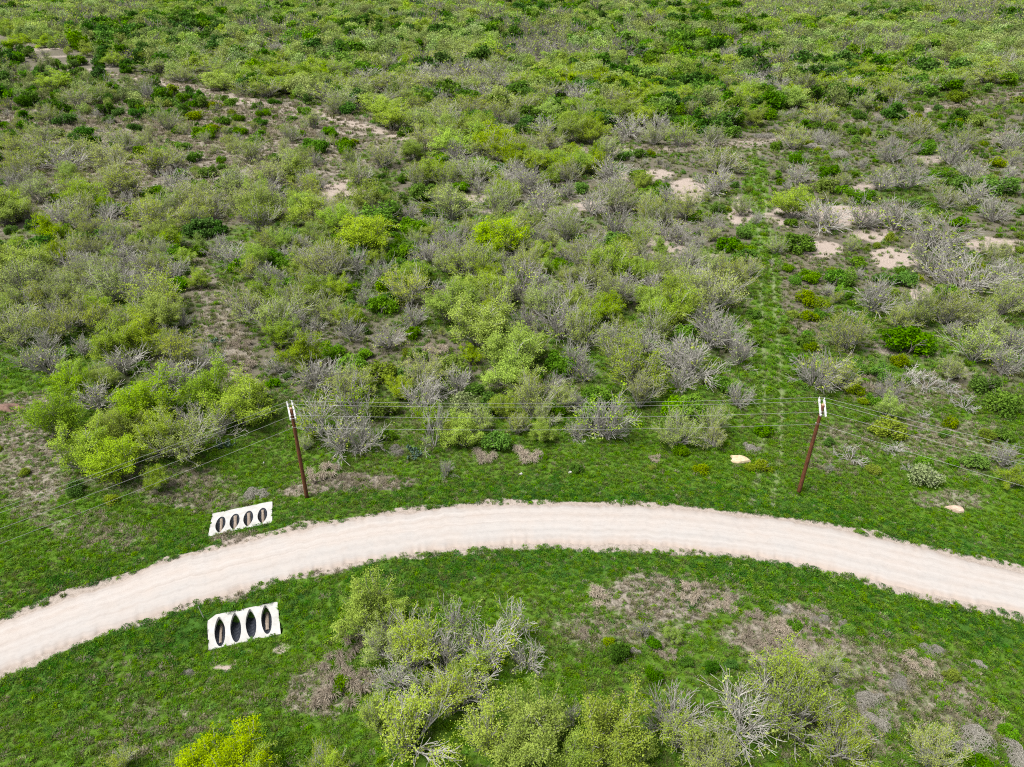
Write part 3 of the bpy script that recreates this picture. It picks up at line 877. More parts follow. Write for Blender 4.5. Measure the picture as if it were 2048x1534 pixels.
def straw(kind, i, seed, wid, hgt, n, mat):
    """bunches of dead grass, each a fountain of bent blades"""
    rng = np.random.default_rng(seed)
    P0, P1, tone = [], [], []
    for c in range(9):
        t = rng.uniform(0, 6.283); q = math.sqrt(rng.random()) * wid * .40
        b = np.array([math.cos(t) * q, math.sin(t) * q, 0.0]); hb = hgt * rng.uniform(.5, 1.1)
        for k in range(n // 9):
            az = rng.uniform(0, 6.283); out = rng.uniform(.1, .5); h = hb * rng.uniform(.6, 1.1); tn = rng.random()
            p = b + rng.normal(size=3) * np.array([.06, .06, 0])
            for f, g in ((.35, .75), (.75, 1.0), (1.15, rng.uniform(.55, .95))):
                q_ = b + np.array([math.cos(az) * out * f, math.sin(az) * out * f, h * g])
                P0.append(p); P1.append(q_); tone.append(tn); p = q_
    V, F = tubes(P0, P1, np.full(len(P0), .010), np.full(len(P0), .007), 3)
    finish(kind, i, 0, (V, F, np.repeat(tone, 6)), None, mat, None, wid)

def pear(kind, i, seed, wid):
    rng = np.random.default_rng(seed)
    Vs, Fs, var, off = [], [], [], 0
    def pad(base, d, size):
        nonlocal off
        side = unit(np.cross(d, rng.normal(size=3))); nrm = np.cross(d, side)
        m = 9; ring = []
        for k in range(m):
            t = 2 * math.pi * k / m
            ring.append(base + d * size * (.5 - .5 * math.cos(t)) + side * size * .42 * math.sin(t) * (1.1 - .25 * math.cos(t)))
        c = base + d * size * .5
        V = np.array(ring + [c + nrm * .045, c - nrm * .045])
        F = [(k, (k + 1) % m, m) for k in range(m)] + [((k + 1) % m, k, m + 1) for k in range(m)]
        Vs.append(V); Fs.append(np.array(F) + off); var.append(np.full(len(V), rng.random())); off += len(V)
        return base + d * size
    for s_ in range(9):
        az = rng.uniform(0, 6.28); rr = rng.uniform(0, wid * .33)
        p = np.array([rr * math.cos(az), rr * math.sin(az), 0.02]); d = unit(np.array([math.cos(az) * .5, math.sin(az) * .5, 1]) + rng.normal(size=3) * .25)
        for lv in range(rng.integers(2, 4)):
            q = pad(p, d, .3)
            for _ in range(2): pad(q - d * .03, tilt(d, rng.uniform(.4, .9), rng), .26)
            p = q - d * .02; d = tilt(d, rng.uniform(.2, .6), rng)
    finish(kind, i, 0, (np.concatenate(Vs), np.concatenate(Fs), np.concatenate(var)), None, 'cactus', None, wid)

for i in range(7): tree('lt', i, 100 + i, 5.0, 4.2, .85, 40, .062, .19, 'bark_grey', 'leaf_lime', stems=8, topbias=1.1, rmin=.018)
for i in range(8): tree('om', i, 200 + i, 5.0, 4.0, .36, 20, .052, .15, 'bark_grey', 'leaf_olive', stems=13, topbias=1.15, rmin=.016, r0=.075, tilt0=(8, 62), spread=(.25, .65), wig=.12)
for i in range(8): tree('bt', i, 300 + i, 4.0, 2.9, .04, 5, .085, .15, 'bark_grey', 'leaf_olive', stems=15, tilt0=(6, 66), spread=(.2, .7), up=.02, rmin=.013, r0=.05, kids=(2, 2), wig=.17)
for i in range(3): tree('wd', i, 350 + i, 3.2, 1.5, 0, 0, 0, 0, 'bark_white', None, stems=9, tilt0=(30, 82), spread=(.3, .9), up=.0, rmin=.015, r0=.045, wig=.25, kids=(1, 2))
for i in range(4): tree('dt', i, 380 + i, 4.2, 4.4, .14, 14, .07, .16, 'bark_white', 'leaf_lime', stems=6, tilt0=(8, 55), spread=(.3, .75), up=.04, rmin=.018, r0=.06, wig=.18, kids=(2, 2))
for i in range(5): bush('gb', i, 400 + i, 3.0, 1.9, 5200, .092, 'leaf_green')
for i in range(5): bush('db', i, 450 + i, 3.2, 2.1, 5200, .095, 'leaf_dark')
for i in range(4): bush('yb', i, 500 + i, 2.6, 1.6, 3600, .082, 'leaf_yellow', lobes=13)
for i in range(3): bush('gg', i, 530 + i, 3.0, 1.9, 2000, .10, 'leaf_greygreen', lobes=13, wmat='bark_grey')
for i in range(4): straw('dg', i, 560 + i, 2.6, .7, 720, 'straw')
for i in range(4): heap('vh', i, 590 + i, 2.4, .5, 420, 'vine', .010)
for i in range(3): pear('pp', i, 620 + i, 1.8)
# coarser plants for the distance
for i in range(5): bush('lt', i, 700 + i, 5.0, 4.4, 2300, .13, 'leaf_spring', 1, 8, 'bark_dull')
for i in range(6): bush('om', i, 720 + i, 5.0, 4.2, 1900, .12, 'leaf_sage', 1, 9, 'bark_dull')
for i in range(4): tree('bt', i, 740 + i, 4.4, 3.4, .10, 5, .18, .3, 'bark_dull', 'leaf_olive', 1, stems=22, tilt0=(8, 60), spread=(.2, .5), up=.03, rmin=.016, r0=.06, kids=(1, 1))
for i in range(4): bush('gb', i, 760 + i, 3.4, 2.6, 1300, .18, 'leaf_green', 1)
for i in range(4): bush('db', i, 780 + i, 3.6, 2.8, 1300, .18, 'leaf_dark', 1)
for i in range(3): bush('yb', i, 800 + i, 2.6, 1.7, 600, .22, 'leaf_yellow', 1)

# ------------------------------------------------------------------ plants surveyed one by one: (kind, x, y of the foot, crown width) per map sheet
SHEETS = {1: (0, 0, 2.921), 2: (680, 0, 2.921), 3: (1348, 0, 2.921), 4: (0, 500, 2.921), 5: (680, 500, 2.921), 6: (1348, 500, 2.921), 7: (0, 1009, 2.0), 8: (1024, 1009, 2.0)}
SURVEY = {
4: '''om 120 330 300|om 330 560 260|om 60 600 280|lt 150 200 240|om 900 400 290|om 560 520 220|om 620 330 260|bt 720 330 220|lt 640 690 250|lt 810 640 240|om 1020 760 290|bt 1000 880 300
lt 780 1080 330|lt 1230 1000 280|lt 1400 1090 310|lt 330 1150 250|lt 450 1350 270|lt 660 1370 270|lt 900 1250 250|om 1030 1285 340|bt 540 980 250|bt 700 770 250|bt 1290 1120 190
gb 400 675 150|gb 985 1030 230|gb 800 725 120|gb 1590 805 95|lt 420 765 130|db 370 560 110|om 1430 450 250|om 1590 535 270|om 1690 420 210|om 1890 215 290|om 1870 440 200|bt 1780 600 170
om 2000 480 160|gb 1930 645 150|bt 1600 750 150|bt 1830 850 260|bt 1960 850 220|dt 1850 1150 340|bt 1980 1245 290|yb 1820 1110 80|lt 1080 105 95|bt 1340 125 190|gb 1390 135 125|lt 1500 145 140
pp 1265 555 75|pp 1270 675 120|pp 1120 495 55|pp 980 895 85|pp 1310 1175 115|pp 1590 665 65|db 430 1445 120|yb 640 1490 95|lt 900 1425 120|db 240 60 230|db 430 45 230|db 60 60 160|vh 1480 1455 150
bt 250 640 170|om 430 480 190|bt 480 650 160|om 700 560 180|gb 1100 940 90|bt 1210 740 170|bt 1130 860 150|lt 1480 930 150|dg 1400 580 130|dg 1420 710 150|dg 1880 1360 200|om 1760 160 150|gb 1660 300 110|bt 870 300 150''',
5: '''gb 300 250 180|db 300 335 130|gb 60 265 115|gb 70 425 125|gb 230 395 190|gb 50 315 95|om 400 355 270|bt 270 610 200|bt 430 485 190|gb 420 525 105|gb 440 665 130|gb 140 645 105|gb 50 750 200
yb 390 625 75|lt 40 485 130|yb 220 795 230|gb 390 765 125|lt 340 885 135|dt 90 1060 300|bt 110 1225 250|bt 470 985 290|dt 545 1195 260|pp 430 1225 120|vh 320 1205 120|gg 720 985 190|yb 690 1095 200
gb 910 965 190|gb 930 1185 180|om 820 1075 160|om 1040 1105 160|lt 950 1015 130|dg 830 1245 180|dg 1080 1245 210|gb 1190 1225 65|gb 780 865 125|gb 620 835 135|yb 660 780 240|lt 800 625 350|lt 640 455 260
lt 1050 745 300|lt 1000 845 270|om 930 405 230|lt 900 335 210|om 780 205 270|bt 1080 280 270|bt 1300 575 350|om 1430 175 250|bt 1470 65 210|lt 1600 210 240|lt 1770 205 130|om 1620 365 250|bt 1660 335 250
lt 1560 435 170|om 1410 625 250|lt 1440 525 170|bt 1380 725 210|lt 1830 405 160|lt 1960 475 210|om 1730 870 350|om 1650 745 260|gb 1900 845 110|bt 1990 845 170|bt 1950 725 250|gb 1290 745 190|gb 1230 705 75
om 1300 975 180|bt 1370 965 160|gb 1270 975 125|gb 1520 935 190|dt 1570 1170 360|bt 1560 1150 300|om 1760 965 210|gb 1960 1005 190|gb 1920 1035 85|om 1960 1195 230|gb 2000 1205 95|bt 1380 1125 130
om 1100 905 170|bt 1250 855 130|gb 100 75 170|gb 400 65 130|gb 450 155 150|bt 640 65 150|wd 560 245 130|wd 650 245 140|gb 750 235 110|lt 960 65 270|om 720 160 200|gb 640 295 60|om 1180 420 200|bt 1080 520 210
om 1500 260 200|bt 1380 330 220|bt 1580 600 220|om 1850 560 220|bt 1780 640 210|dg 560 620 150|dg 1850 1240 90|wd 1400 1130 120|bt 690 880 190|bt 560 900 170|lt 720 360 180|lt 860 500 190|om 1120 640 170|om 620 160 170''',
6: '''gb 805 198 135|gb 1075 115 115|gb 950 225 150|gb 1020 220 150|yb 790 335 170|gb 715 205 85|gb 670 135 75|gb 1360 225 160|bt 1210 410 300|bt 1560 185 310|bt 1740 300 400|bt 1900 260 230|bt 1990 185 170
om 1450 465 210|om 1620 475 270|om 1760 485 230|om 1950 405 210|gb 1390 640 290|gb 1490 625 120|gb 765 535 95|yb 640 495 70|yb 810 605 90|om 1030 625 250|wd 920 385 100|wd 1040 405 120|yb 800 425 115
bt 850 850 300|om 960 845 210|gb 1080 725 125|yb 1070 855 115|gb 1220 765 140|wd 1430 800 230|wd 1500 840 200|wd 1630 855 180|om 1640 785 160|om 1800 705 270|bt 1960 765 210|gb 1840 845 160|gb 1930 975 210
gb 1170 915 90|bt 1280 915 180|yb 1280 1110 200|lt 1250 1005 120|wd 1310 1205 140|wd 1250 1195 90|gb 1470 1285 115|wd 1050 1265 210|yb 1170 1315 90|wd 1390 1315 120|gg 1500 1405 210|gb 1770 1285 150|lt 1990 1415 120
wd 1720 955 180|wd 1480 995 110|yb 1620 1045 100|gb 1940 1125 120|yb 1840 1125 100|wd 1950 1215 140|gb 315 840 160|gb 470 565 120|gb 470 405 95|bt 400 705 190|bt 120 810 340|bt 250 625 310|wd 390 525 120
om 330 295 270|lt 60 485 210|om 240 395 310|om 100 335 210|bt 70 165 210|om 430 185 150|gb 420 85 160|bt 390 945 180|gb 90 1005 200|om 230 1105 180|om 60 1135 150|gb 30 1205 95|om 240 1185 160|gb 530 1095 120
vh 460 1180 120|yb 525 1305 115|yb 450 1295 75|yb 160 1315 95|gb 900 1145 75|om 1330 480 170|yb 700 400 80|gb 690 650 80|bt 1990 640 190|om 1880 580 200|gb 1600 300 150|yb 1960 330 150|gb 1110 1010 70|yb 1330 690 110
gb 1350 790 80|bt 1950 1300 160|bt 200 480 210|bt 330 620 200|gb 260 430 100|bt 150 250 190|om 600 40 110''',
2: '''lt 900 910 340|lt 220 705 270|om 450 790 390|om 580 720 260|om 630 855 180|lt 1430 690 210|lt 1470 855 190|lt 1330 845 160|lt 1785 760 155|db 740 645 230|db 820 770 230|db 1090 750 120|db 900 605 110
om 1000 745 120|dt 1200 810 260|om 1190 610 340|lt 1090 545 170|dt 505 470 150|dt 855 465 170|om 1610 655 210|om 1220 890 160|yb 1320 965 180|gb 310 1210 170|gb 470 1180 200|om 790 1110 270|gb 1750 1055 125
gb 1415 1135 95|om 930 1285 250|bt 1200 1285 260|bt 1480 1275 190|om 1620 1265 260|bt 1590 1085 240|bt 1110 1155 210|gb 530 1285 95|om 650 1315 260|gb 250 1345 270|gb 430 1385 190|yb 760 1375 160|lt 150 1500 280
gb 390 1485 140|bt 650 1495 190|bt 1930 1435 210|bt 1620 1405 230|om 1070 1405 190|lt 550 1415 110|om 980 1505 250|bt 680 965 170|db 1660 720 130|db 480 790 90|db 380 800 100|bt 1700 820 240|bt 1850 800 190
om 930 960 220|om 480 900 200|om 60 1010 150|gb 40 880 130|gb 600 960 90|om 240 1000 180|gb 400 1060 120|om 100 1100 180|lt 820 880 180|om 1110 940 180|om 1560 950 170|db 1420 1000 130|gb 1760 930 90|bt 1330 1170 130
om 1820 1290 180|om 1990 870 180|om 1840 860 150|gb 1660 940 110|pp 940 1020 110|gb 740 1040 90|gb 700 1130 120|om 620 1110 170''',
3: '''om 290 1040 350|bt 260 1165 210|gb 720 955 95|om 720 885 170|vh 850 875 140|vh 1000 925 180|gb 600 1045 65|bt 740 1085 160|gb 920 1045 140|yb 900 1135 180|gb 990 1155 120|gb 1130 1195 140|bt 1230 1135 180
bt 1390 1135 240|bt 1760 1065 170|bt 1290 965 180|om 1710 895 180|gb 1490 905 150|lt 710 1295 190|bt 900 1385 310|bt 1330 1375 310|bt 1120 1360 230|gb 1720 1155 230|gb 1920 1155 210|bt 1590 1505 420|gb 330 1475 160
gb 430 1505 130|gb 740 1485 210|gb 130 1295 105|gb 890 795 150|yb 1420 735 130|db 1090 705 100|db 1290 700 180|dt 1290 670 150|db 1700 715 140|db 1650 780 140|yb 1780 745 130|om 1310 605 210|gb 1120 795 85
gb 1225 815 85|gb 1430 655 75|db 1550 655 65|yb 1660 605 130|gb 1030 770 90|db 760 760 110|vh 540 810 140|vh 720 800 150|gb 340 810 130|om 230 870 150|gb 600 880 80|om 1120 660 150|om 880 740 190|bt 1650 980 190
gb 1550 1050 90|gb 1620 1090 70|bt 1990 900 180|yb 1900 980 110|bt 1780 1220 190|bt 1900 1320 200|gb 1680 1330 110|om 1440 830 170|gb 260 1250 90|om 400 1270 130|bt 230 1370 150|om 80 1300 190|bt 40 1450 160
om 1600 1240 170|gb 420 1400 110|gb 690 1330 90|gb 1060 840 90''',
1: '''db 130 635 130|db 120 715 120|db 320 665 150|db 360 745 140|db 150 775 120|db 40 825 110|db 610 685 140|db 690 685 90|db 800 705 130|gb 910 705 120|db 1050 695 90|db 630 725 80|db 780 775 90|gb 1190 820 150
yb 1250 785 120|yb 1130 710 130|yb 1330 845 100|gb 1310 735 95|gb 1390 715 85|gb 1500 725 65|gb 1340 625 95|gb 1060 595 85|yb 930 585 70|gb 1400 795 95|gb 1465 875 105|gb 1910 795 95|gb 1840 905 170|gb 1990 905 120
gb 1610 955 95|gb 1200 1045 125|db 1040 1065 110|gb 930 915 105|gb 810 905 85|gb 1070 885 95|gb 1120 955 120|db 480 825 140|db 310 815 110|db 570 415 75|db 240 435 95|gb 440 385 120|lt 300 545 180|dt 635 505 90
db 720 435 110|om 700 1190 310|om 1330 1205 350|om 1400 1295 210|lt 380 1115 110|lt 470 1245 210|lt 1490 1325 210|db 1160 1395 220|db 1240 1385 160|yb 940 1435 170|lt 270 1445 190|om 200 1205 180|db 180 1345 85
db 1700 1175 150|om 1780 1200 190|om 400 965 230|om 200 1005 270|bt 350 1035 260|lt 60 290 200|lt 130 250 180|db 540 860 120|gb 700 860 110|om 620 1010 240|om 880 1040 220|bt 1000 1150 200|om 1100 1260 250
om 850 1380 260|gb 760 1290 150|gb 600 1230 140|om 1600 1280 170|om 1450 960 170|bt 1800 1090 120|om 700 900 170|om 1560 1100 190|om 560 600 170|om 430 640 170|bt 850 590 130|om 960 770 150|om 830 560 150|yb 860 650 95
gb 1500 640 80|gb 1770 670 85|db 1600 620 80|om 1000 1000 160|bt 60 1160 190|om 90 1060 200|om 260 740 140|om 220 870 180|om 60 960 190|gb 1120 640 100|gb 1530 690 90|yb 1250 640 95|om 1690 840 130|om 1820 760 120''',
7: '''lt 1480 560 210|lt 1540 500 130|om 1640 730 240|dt 1810 590 230|dg 1370 800 200|dg 1300 830 150|dg 1440 730 170|dg 1330 690 140|dg 1400 610 130|gb 1360 765 95|lt 1880 745 130|dt 1970 720 250|om 1530 660 170
om 1620 1090 340|om 1960 1090 290|lt 900 1215 270|lt 1010 1150 150|om 470 1100 110|om 1290 1150 150|lt 1330 1160 130|om 720 1120 120|om 1800 900 200|om 1500 960 170|bt 1700 850 190|vh 740 690 60|gb 1700 760 110|bt 1780 700 170|bt 1590 800 200|bt 1850 860 220|dt 1700 640 210|bt 1920 660 200|bt 1560 600 150''',
8: '''lt 90 1120 270|lt 390 1130 280|lt 470 1120 180|dt 240 910 110|bt 660 1010 290|om 690 1040 200|bt 940 1010 290|om 1150 1010 310|om 1280 730 140|om 1090 830 260|om 1340 1080 220|om 820 1160 220|lt 250 1150 170
vh 1450 830 150|vh 1480 900 130|vh 1890 1010 190|vh 2040 1050 160|vh 1700 1070 90|gb 1135 505 65|gb 1350 530 65|yb 1765 710 70|vh 1090 445 75|vh 1330 490 55|dg 1100 520 130|dg 1060 600 140|dg 960 560 110
dg 1160 620 110|dg 720 390 120|dg 860 430 100|dg 330 400 130|dg 300 540 80|dg 980 480 100|db 430 640 100|db 570 590 70|db 570 720 80|db 700 655 65|db 880 665 60|db 800 680 70|bt 530 545 75|dt 20 570 170|bt 60 690 150|vh 110 700 60
vh 490 610 70|yb 390 570 50|lt 640 560 60|dg 620 620 90|vh 1250 480 70|vh 1560 740 110|vh 1880 660 70|dg 1640 680 130|vh 1700 610 90
om 1700 1120 200|gb 2000 940 80|gb 1880 1080 110'''}

RATIO = dict(lt=.80, om=.76, bt=.70, wd=.5, dt=1.0, gb=.66, db=.66, yb=.62, gg=.62, dg=.3, vh=.42, pp=.55)
PL = []          # kind, x, y, width, surveyed?
for sh, txt in SURVEY.items():
    x0, y0, k = SHEETS[sh]
    for it in txt.replace('\n', '|').split('|'):
        if not it.strip(): continue
        kd, a, b, wpx = it.split()
        u, v = x0 + float(a) / k, y0 + float(b) / k
        p = on_ground(u, v)
        dep = float(project(p[0], p[1], p[2])[2])
        w_ = float(wpx) / k * dep / FPX
        w_ *= 1.22 if kd in ('lt', 'om', 'bt') else 1
        PL.append((kd, p[0], p[1] + .30 * w_ , min(w_, 13.0), 1))      # the foot stands behind the crown's lower rim

# ------------------------------------------------------------------ the brush between them, after a planting map (64-pixel cells of the survey frame)
PLAN = '''TTTTTDDTTTTTTTTbDTTTTTDTTTTTTGGT
LLTDTTTTTTTTTTTTGGTTTDTTTTTTTTTG
SbbTTTTTTLTTTGGGTTTDDDTTTTTTTTTT
SSSSSSSbbTTTTTGoTTTTDDDDDTTTobbB
SSSSSSSSSSSboTLLTLLGGooobBBBBBBB
MMMSSSSSSMSSSMMMMMMbBbBbBBBBBBBB
MMMMMMMMMMbMMMMMbMbMMbbBobBoBBBB
SMMMMMMoMMMMMMMMMMMMMbBoobBBBoBB
MMMMMMoSMMMMMSMMMMMMMMBooBBBBBBB
MMMMMMooMMMMSSMMMMMMMMMooBBBBBBB
MMMMMMooMMMSSSMMMMMMMMBooBBBBBBB
oMMMMMooSMMSSSMMMMMMMMMooBBBbBBB
ooMMMMMooMMMMMMMMMMMMMbooBBBBBbB
ooMMMMooobMMMMMbMMMbMMbooobobbbb
oooMMooooobbbbboooobobbooooobbbb'''.split('\n')
MIX = dict(T=('lt .17 om .37 bt .10 gb .16 db .20', 7.6, 11.5), D=('db .36 gb .34 om .18 lt .12', 5.6, 8.5), G=('bt .45 om .43 db .12', 6.6, 10.5),
           L=('lt .5 om .35 gb .1 bt .05', 5.0, 9.0), M=('lt .17 om .33 bt .29 gb .17 yb .04', 2.7, 4.4), S=('db .22 gb .22 om .24 bt .22 yb .10', 6.2, 2.3),
           B=('bt .34 om .18 gb .30 yb .18', 4.4, 2.7), b=('bt .3 om .2 gb .3 yb .2', 8.0, 2.2), o=('gb .45 yb .35 bt .2', 12.0, 1.1))
MIXW = {c_: [(m_[0].split()[q_], float(m_[0].split()[q_ + 1])) for q_ in range(0, len(m_[0].split()), 2)] for c_, m_ in MIX.items()}
EDGE_U = [-400, 0, 100, 250, 400, 560, 680, 830, 900, 1060, 1230, 1330, 1480, 1560, 1740, 1850, 2048, 2500]
EDGE_V = [0, 72, 98, 148, 172, 208, 232, 272, 288, 290, 262, 265, 250, 222, 205, 186, 165, 125]
def thicket_edge(u): return np.interp(u, EDGE_U, EDGE_V)
def grid_points(x0, x1, y0, y1, st):
    a, b = np.meshgrid(np.arange(x0, x1, st), np.arange(y0, y1, st))
    a = a.ravel() + RNG.uniform(-.48, .48, a.size) * st; b = b.ravel() + RNG.uniform(-.48, .48, b.size) * st
    return a, b
def fill(a, b, st, near):
    u, v, dep = project(a, b)
    ju = u + RNG.normal(size=len(u)) * 14; jv = v + RNG.normal(size=len(v)) * np.where(v < 250, 5, 12)
    ok = (u > -500) & (u < W + 500)
    a, b, ju, jv = a[ok], b[ok], ju[ok], jv[ok]
    c = np.clip((ju // 64).astype(int), 0, 31); r = np.clip((jv // 64).astype(int), 0, 14)
    rd = road_dist(a, b)
    out = []
    pa = np.array([[q[1], q[2], q[3]] for q in PL if q[4]])
    ED = thicket_edge(ju) + RNG.normal(size=len(ju)) * 2
    rr = RNG.random((len(a), 3))
    sandy = masks(a, b)['sand'] if len(a) else a
    sandy = np.where((u[ok] > 1100) & (np.abs(v[ok] - np.interp(u[ok], [1130, 1300, 1500, 1620, 1740, 1850, 2048, 2400], [302, 299, 286, 262, 236, 222, 190, 150])) < 9), 1, sandy)
    clump = fbm(a, b, 16, 21)
    GN = {nm_: (fbm(a, b, 14, 40 + 7 * q_) if near else .4 * fbm(a, b, 18, 40 + 7 * q_) + .6 * fbm(a, b, 70, 45 + 7 * q_)) for q_, nm_ in enumerate(('lt', 'om', 'bt', 'gb', 'db', 'yb'))}
    GK = 5.0 if near else 9.0
    for i in range(len(a)):
        ch = PLAN[r[i]][c[i]]
        if abs(rd[i]) < ROAD_HALF + 2.5 or (rd[i] < 0 and jv[i] > 1000) or jv[i] > 960 or sandy[i] > .3: continue
        below = jv[i] - ED[i]                     # the tall thicket ends at the sandy trail
        if below < 0:
            if ch in 'SboBM': ch = 'T'
        elif below < (21 if ju[i] < 900 else 11): ch = '.'
        elif ch in 'TDG' or (ch == 'L' and ju[i] < 800): ch = 'S' if ju[i] < 1000 else 'B'
        if ch == '.': continue
        mix, sp, w_ = MIX[ch]
        if ch == 'M' and jv[i] < 480: sp, w_ = 4.5, 6.2
        if ch == 'S' and near and jv[i] < 320: sp, w_ = 6.0, 3.2
        if ch in 'SB' and not near: sp, w_ = 6.2, 4.2
        if ch == 'b' and not near: sp, w_ = 6.0, 4.0
        if rr[i, 0] > (st / sp) ** 2 * ((.55 + .9 * clump[i]) if near else (.15 + 1.7 * clump[i])): continue
        toks = MIXW[ch]
        wts = [q_ * math.exp(GK * (GN[nm_][i] - .5)) for nm_, q_ in toks]
        t = rr[i, 1] * sum(wts); kd = toks[-1][0]
        for (nm_, _), q_ in zip(toks, wts):
            t -= q_
            if t <= 0: kd = nm_; break
        wd = w_ * ((.62 + .85 * rr[i, 2] ** 1.4) if near else (.55 + 1.05 * rr[i, 2] ** 1.6)) * (.72 if kd in ('gb', 'db', 'yb') and ch in 'MB' else .7 if kd in ('gb', 'db') and ch in 'TGL' else 1)
        if near:
            d2 = np.hypot(pa[:, 0] - a[i], pa[:, 1] - b[i])
            if (d2 < .30 * (pa[:, 2] + wd)).any(): continue
        out.append((kd, a[i], b[i], wd, 0))
    return out
a_, b_ = grid_points(-235, 235, 48, 260, 2.8); PL += fill(a_, b_, 2.8, True)
a_, b_ = grid_points(-1050, 1050, 260, 1250, 3.3)
far_pl = fill(a_, b_, 3.3, False)
PL += far_pl

# ------------------------------------------------------------------ largest ones become things of their own, the rest one mass
X = np.array([p[1] for p in PL]); Y = np.array([p[2] for p in PL])
Z = np.zeros(len(PL)); nearm = Y < 330
Z[nearm] = ground_z(X[nearm], Y[nearm]); Z[~nearm] = ground_z(X[~nearm], Y[~nearm])
U, V_, DEP = project(X, Y, Z)
SIZE = np.array([p[3] for p in PL]) / DEP * FPX
NAMES = dict(lt=('leafy_tree', 'leafy tree'), om=('sparse_tree', 'sparse tree'), bt=('bare_shrub', 'bare shrub'), dt=('dead_tree', 'dead tree'), wd=('dead_brush', 'dead brush'),
             gb=('green_bush', 'bush'), db=('green_bush', 'bush'), yb=('green_bush', 'bush'), gg=('green_bush', 'bush'), dg=('straw_clump', 'straw clump'), vh=('vine_heap', 'vine heap'), pp=('prickly_pear', 'cactus'))
LOOK = dict(lt='lime-green leafy tree', om='sparse olive tree', bt='leafless grey shrub', dt='gaunt bare pale-limbed tree', wd='low whitish dead brush',
            gb='bright green bush', db='dark green bush', yb='yellow-green bush', gg='dusty grey-green bush', dg='tan dry grass clump', vh='grey tangle of dead vine', pp='blue-green prickly pear')
inview = (U > -SIZE * .3) & (U < W + SIZE * .3) & (V_ > 5) & (V_ < H + SIZE * .45)
byname = {}
for i in np.argsort(-SIZE):
    if inview[i]: byname.setdefault(NAMES[PL[i][0]][0], []).append(i)
single = set()
for nm, L in byname.items():
    surveyed = [i for i in L if PL[i][4]]
    rest = [i for i in L if not PL[i][4] and SIZE[i] > 36]
    single.update((surveyed + rest)[:295])

def zone(u, v, d):
    """where it stands, in words"""
    if d < 0:
        if v < 1330 and u > 1000: return 'in dry grass below the road bend'
        if u < 620: return 'at the bottom left below the big culvert'
        if u < 1110: return 'in the brush patch below the road bend'
        if u < 1680: return 'along the bottom edge below the road'
        return 'in the bottom right corner'
    rows = ((880, 'front'), (760, 'second'), (660, 'third'), (570, 'fourth'), (490, 'fifth'))
    if v > 490:
        rw = next(n for lim, n in rows if v > lim)
        if u < 560: z_ = 'of the grove left of the left pole'
        elif u < 820: z_ = 'directly behind the left pole'
        elif u < 1080: z_ = 'of brush left of midway between poles'
        elif u < 1330: z_ = 'of brush right of midway between poles'
        elif u < 1575: z_ = 'of brush along the wheel ruts'
        elif u < 1800: z_ = 'directly right of the wheel ruts'
        else: z_ = 'by the right edge beyond the ruts'
        return f'{rw} row {z_}'
    band = 'near' if v > 420 else 'middle' if v > 345 else 'far' if v > 270 else 'farthest'
    if v < 200:
        hb = 'lower' if v > 155 else 'middle' if v > 110 else 'upper'
        c_ = ['by left edge', 'above sandy trail', 'left of white sand patch', 'above white sand patch', 'right of white sand patch', 'at upper right', 'by right edge'][min(6, max(0, int(u // 293)))]
        return f'in {hb} distant thicket {c_}'
    if u < 330: return f'in the {band} savanna by the left edge'
    if u < 640: return f'in the {band} savanna below the sandy trail'
    if u < 900: return f'in the {band} scrub at the sandy trail end'
    if u < 1200: return f'in the {band} scrub below the white sand patch'
    if u < 1500: return f'in the {band} scrub around the pink sand patch'
    if u < 1760: return f'in the {band} scrub right of the ruts'
    return f'in the {band} scrub by the right edge'
ORD = ['first', 'second', 'third', 'fourth', 'fifth', 'sixth', 'seventh', 'eighth', 'ninth', 'tenth', 'eleventh', 'twelfth', 'thirteenth', 'fourteenth', 'fifteenth', 'sixteenth', 'seventeenth', 'eighteenth', 'nineteenth', 'twentieth'] + ['twenty-' + w__ for w__ in ('first', 'second', 'third', 'fourth', 'fifth', 'sixth', 'seventh', 'eighth', 'ninth')] + ['thirtieth']
RD = road_dist(X, Y)
cells = {}
for i in single:
    k = PL[i][0]
    sz = ('small ' if PL[i][3] < 1.9 else 'large ' if PL[i][3] > 3.6 else '') if k in ('gb', 'db', 'yb') else ('small ' if PL[i][3] < 3.3 else 'broad ' if PL[i][3] > 5.2 else '') if k in ('lt', 'om', 'bt') else ''
    cells.setdefault((sz + LOOK[k], zone(U[i], V_[i], RD[i])), []).append(i)
LABEL = {}
for (look, z_), L in cells.items():
    L.sort(key=lambda i: U[i])
    for n, i in enumerate(L):
        if len(L) == 1: LABEL[i] = f'{look} {z_}, the only one there'
        elif n == 0: LABEL[i] = f'{look} {z_}, leftmost'
        elif n == len(L) - 1: LABEL[i] = f'{look} {z_}, rightmost'
        else: LABEL[i] = f'{look} {z_}, {ORD[min(n, 29)]} from left'
        ws = LABEL[i].split()
        if len(ws) > 15: LABEL[i] = LABEL[i].replace(', the only one there', ', alone').replace('of brush ', '').replace(' directly', '').replace('tangle of dead vine', 'dead vine').replace(' with ', ' ').replace('gaunt ', '').replace('tan dry', 'dry').replace('in the brush patch', 'in brush').replace('left of the left pole', 'beside the left pole')

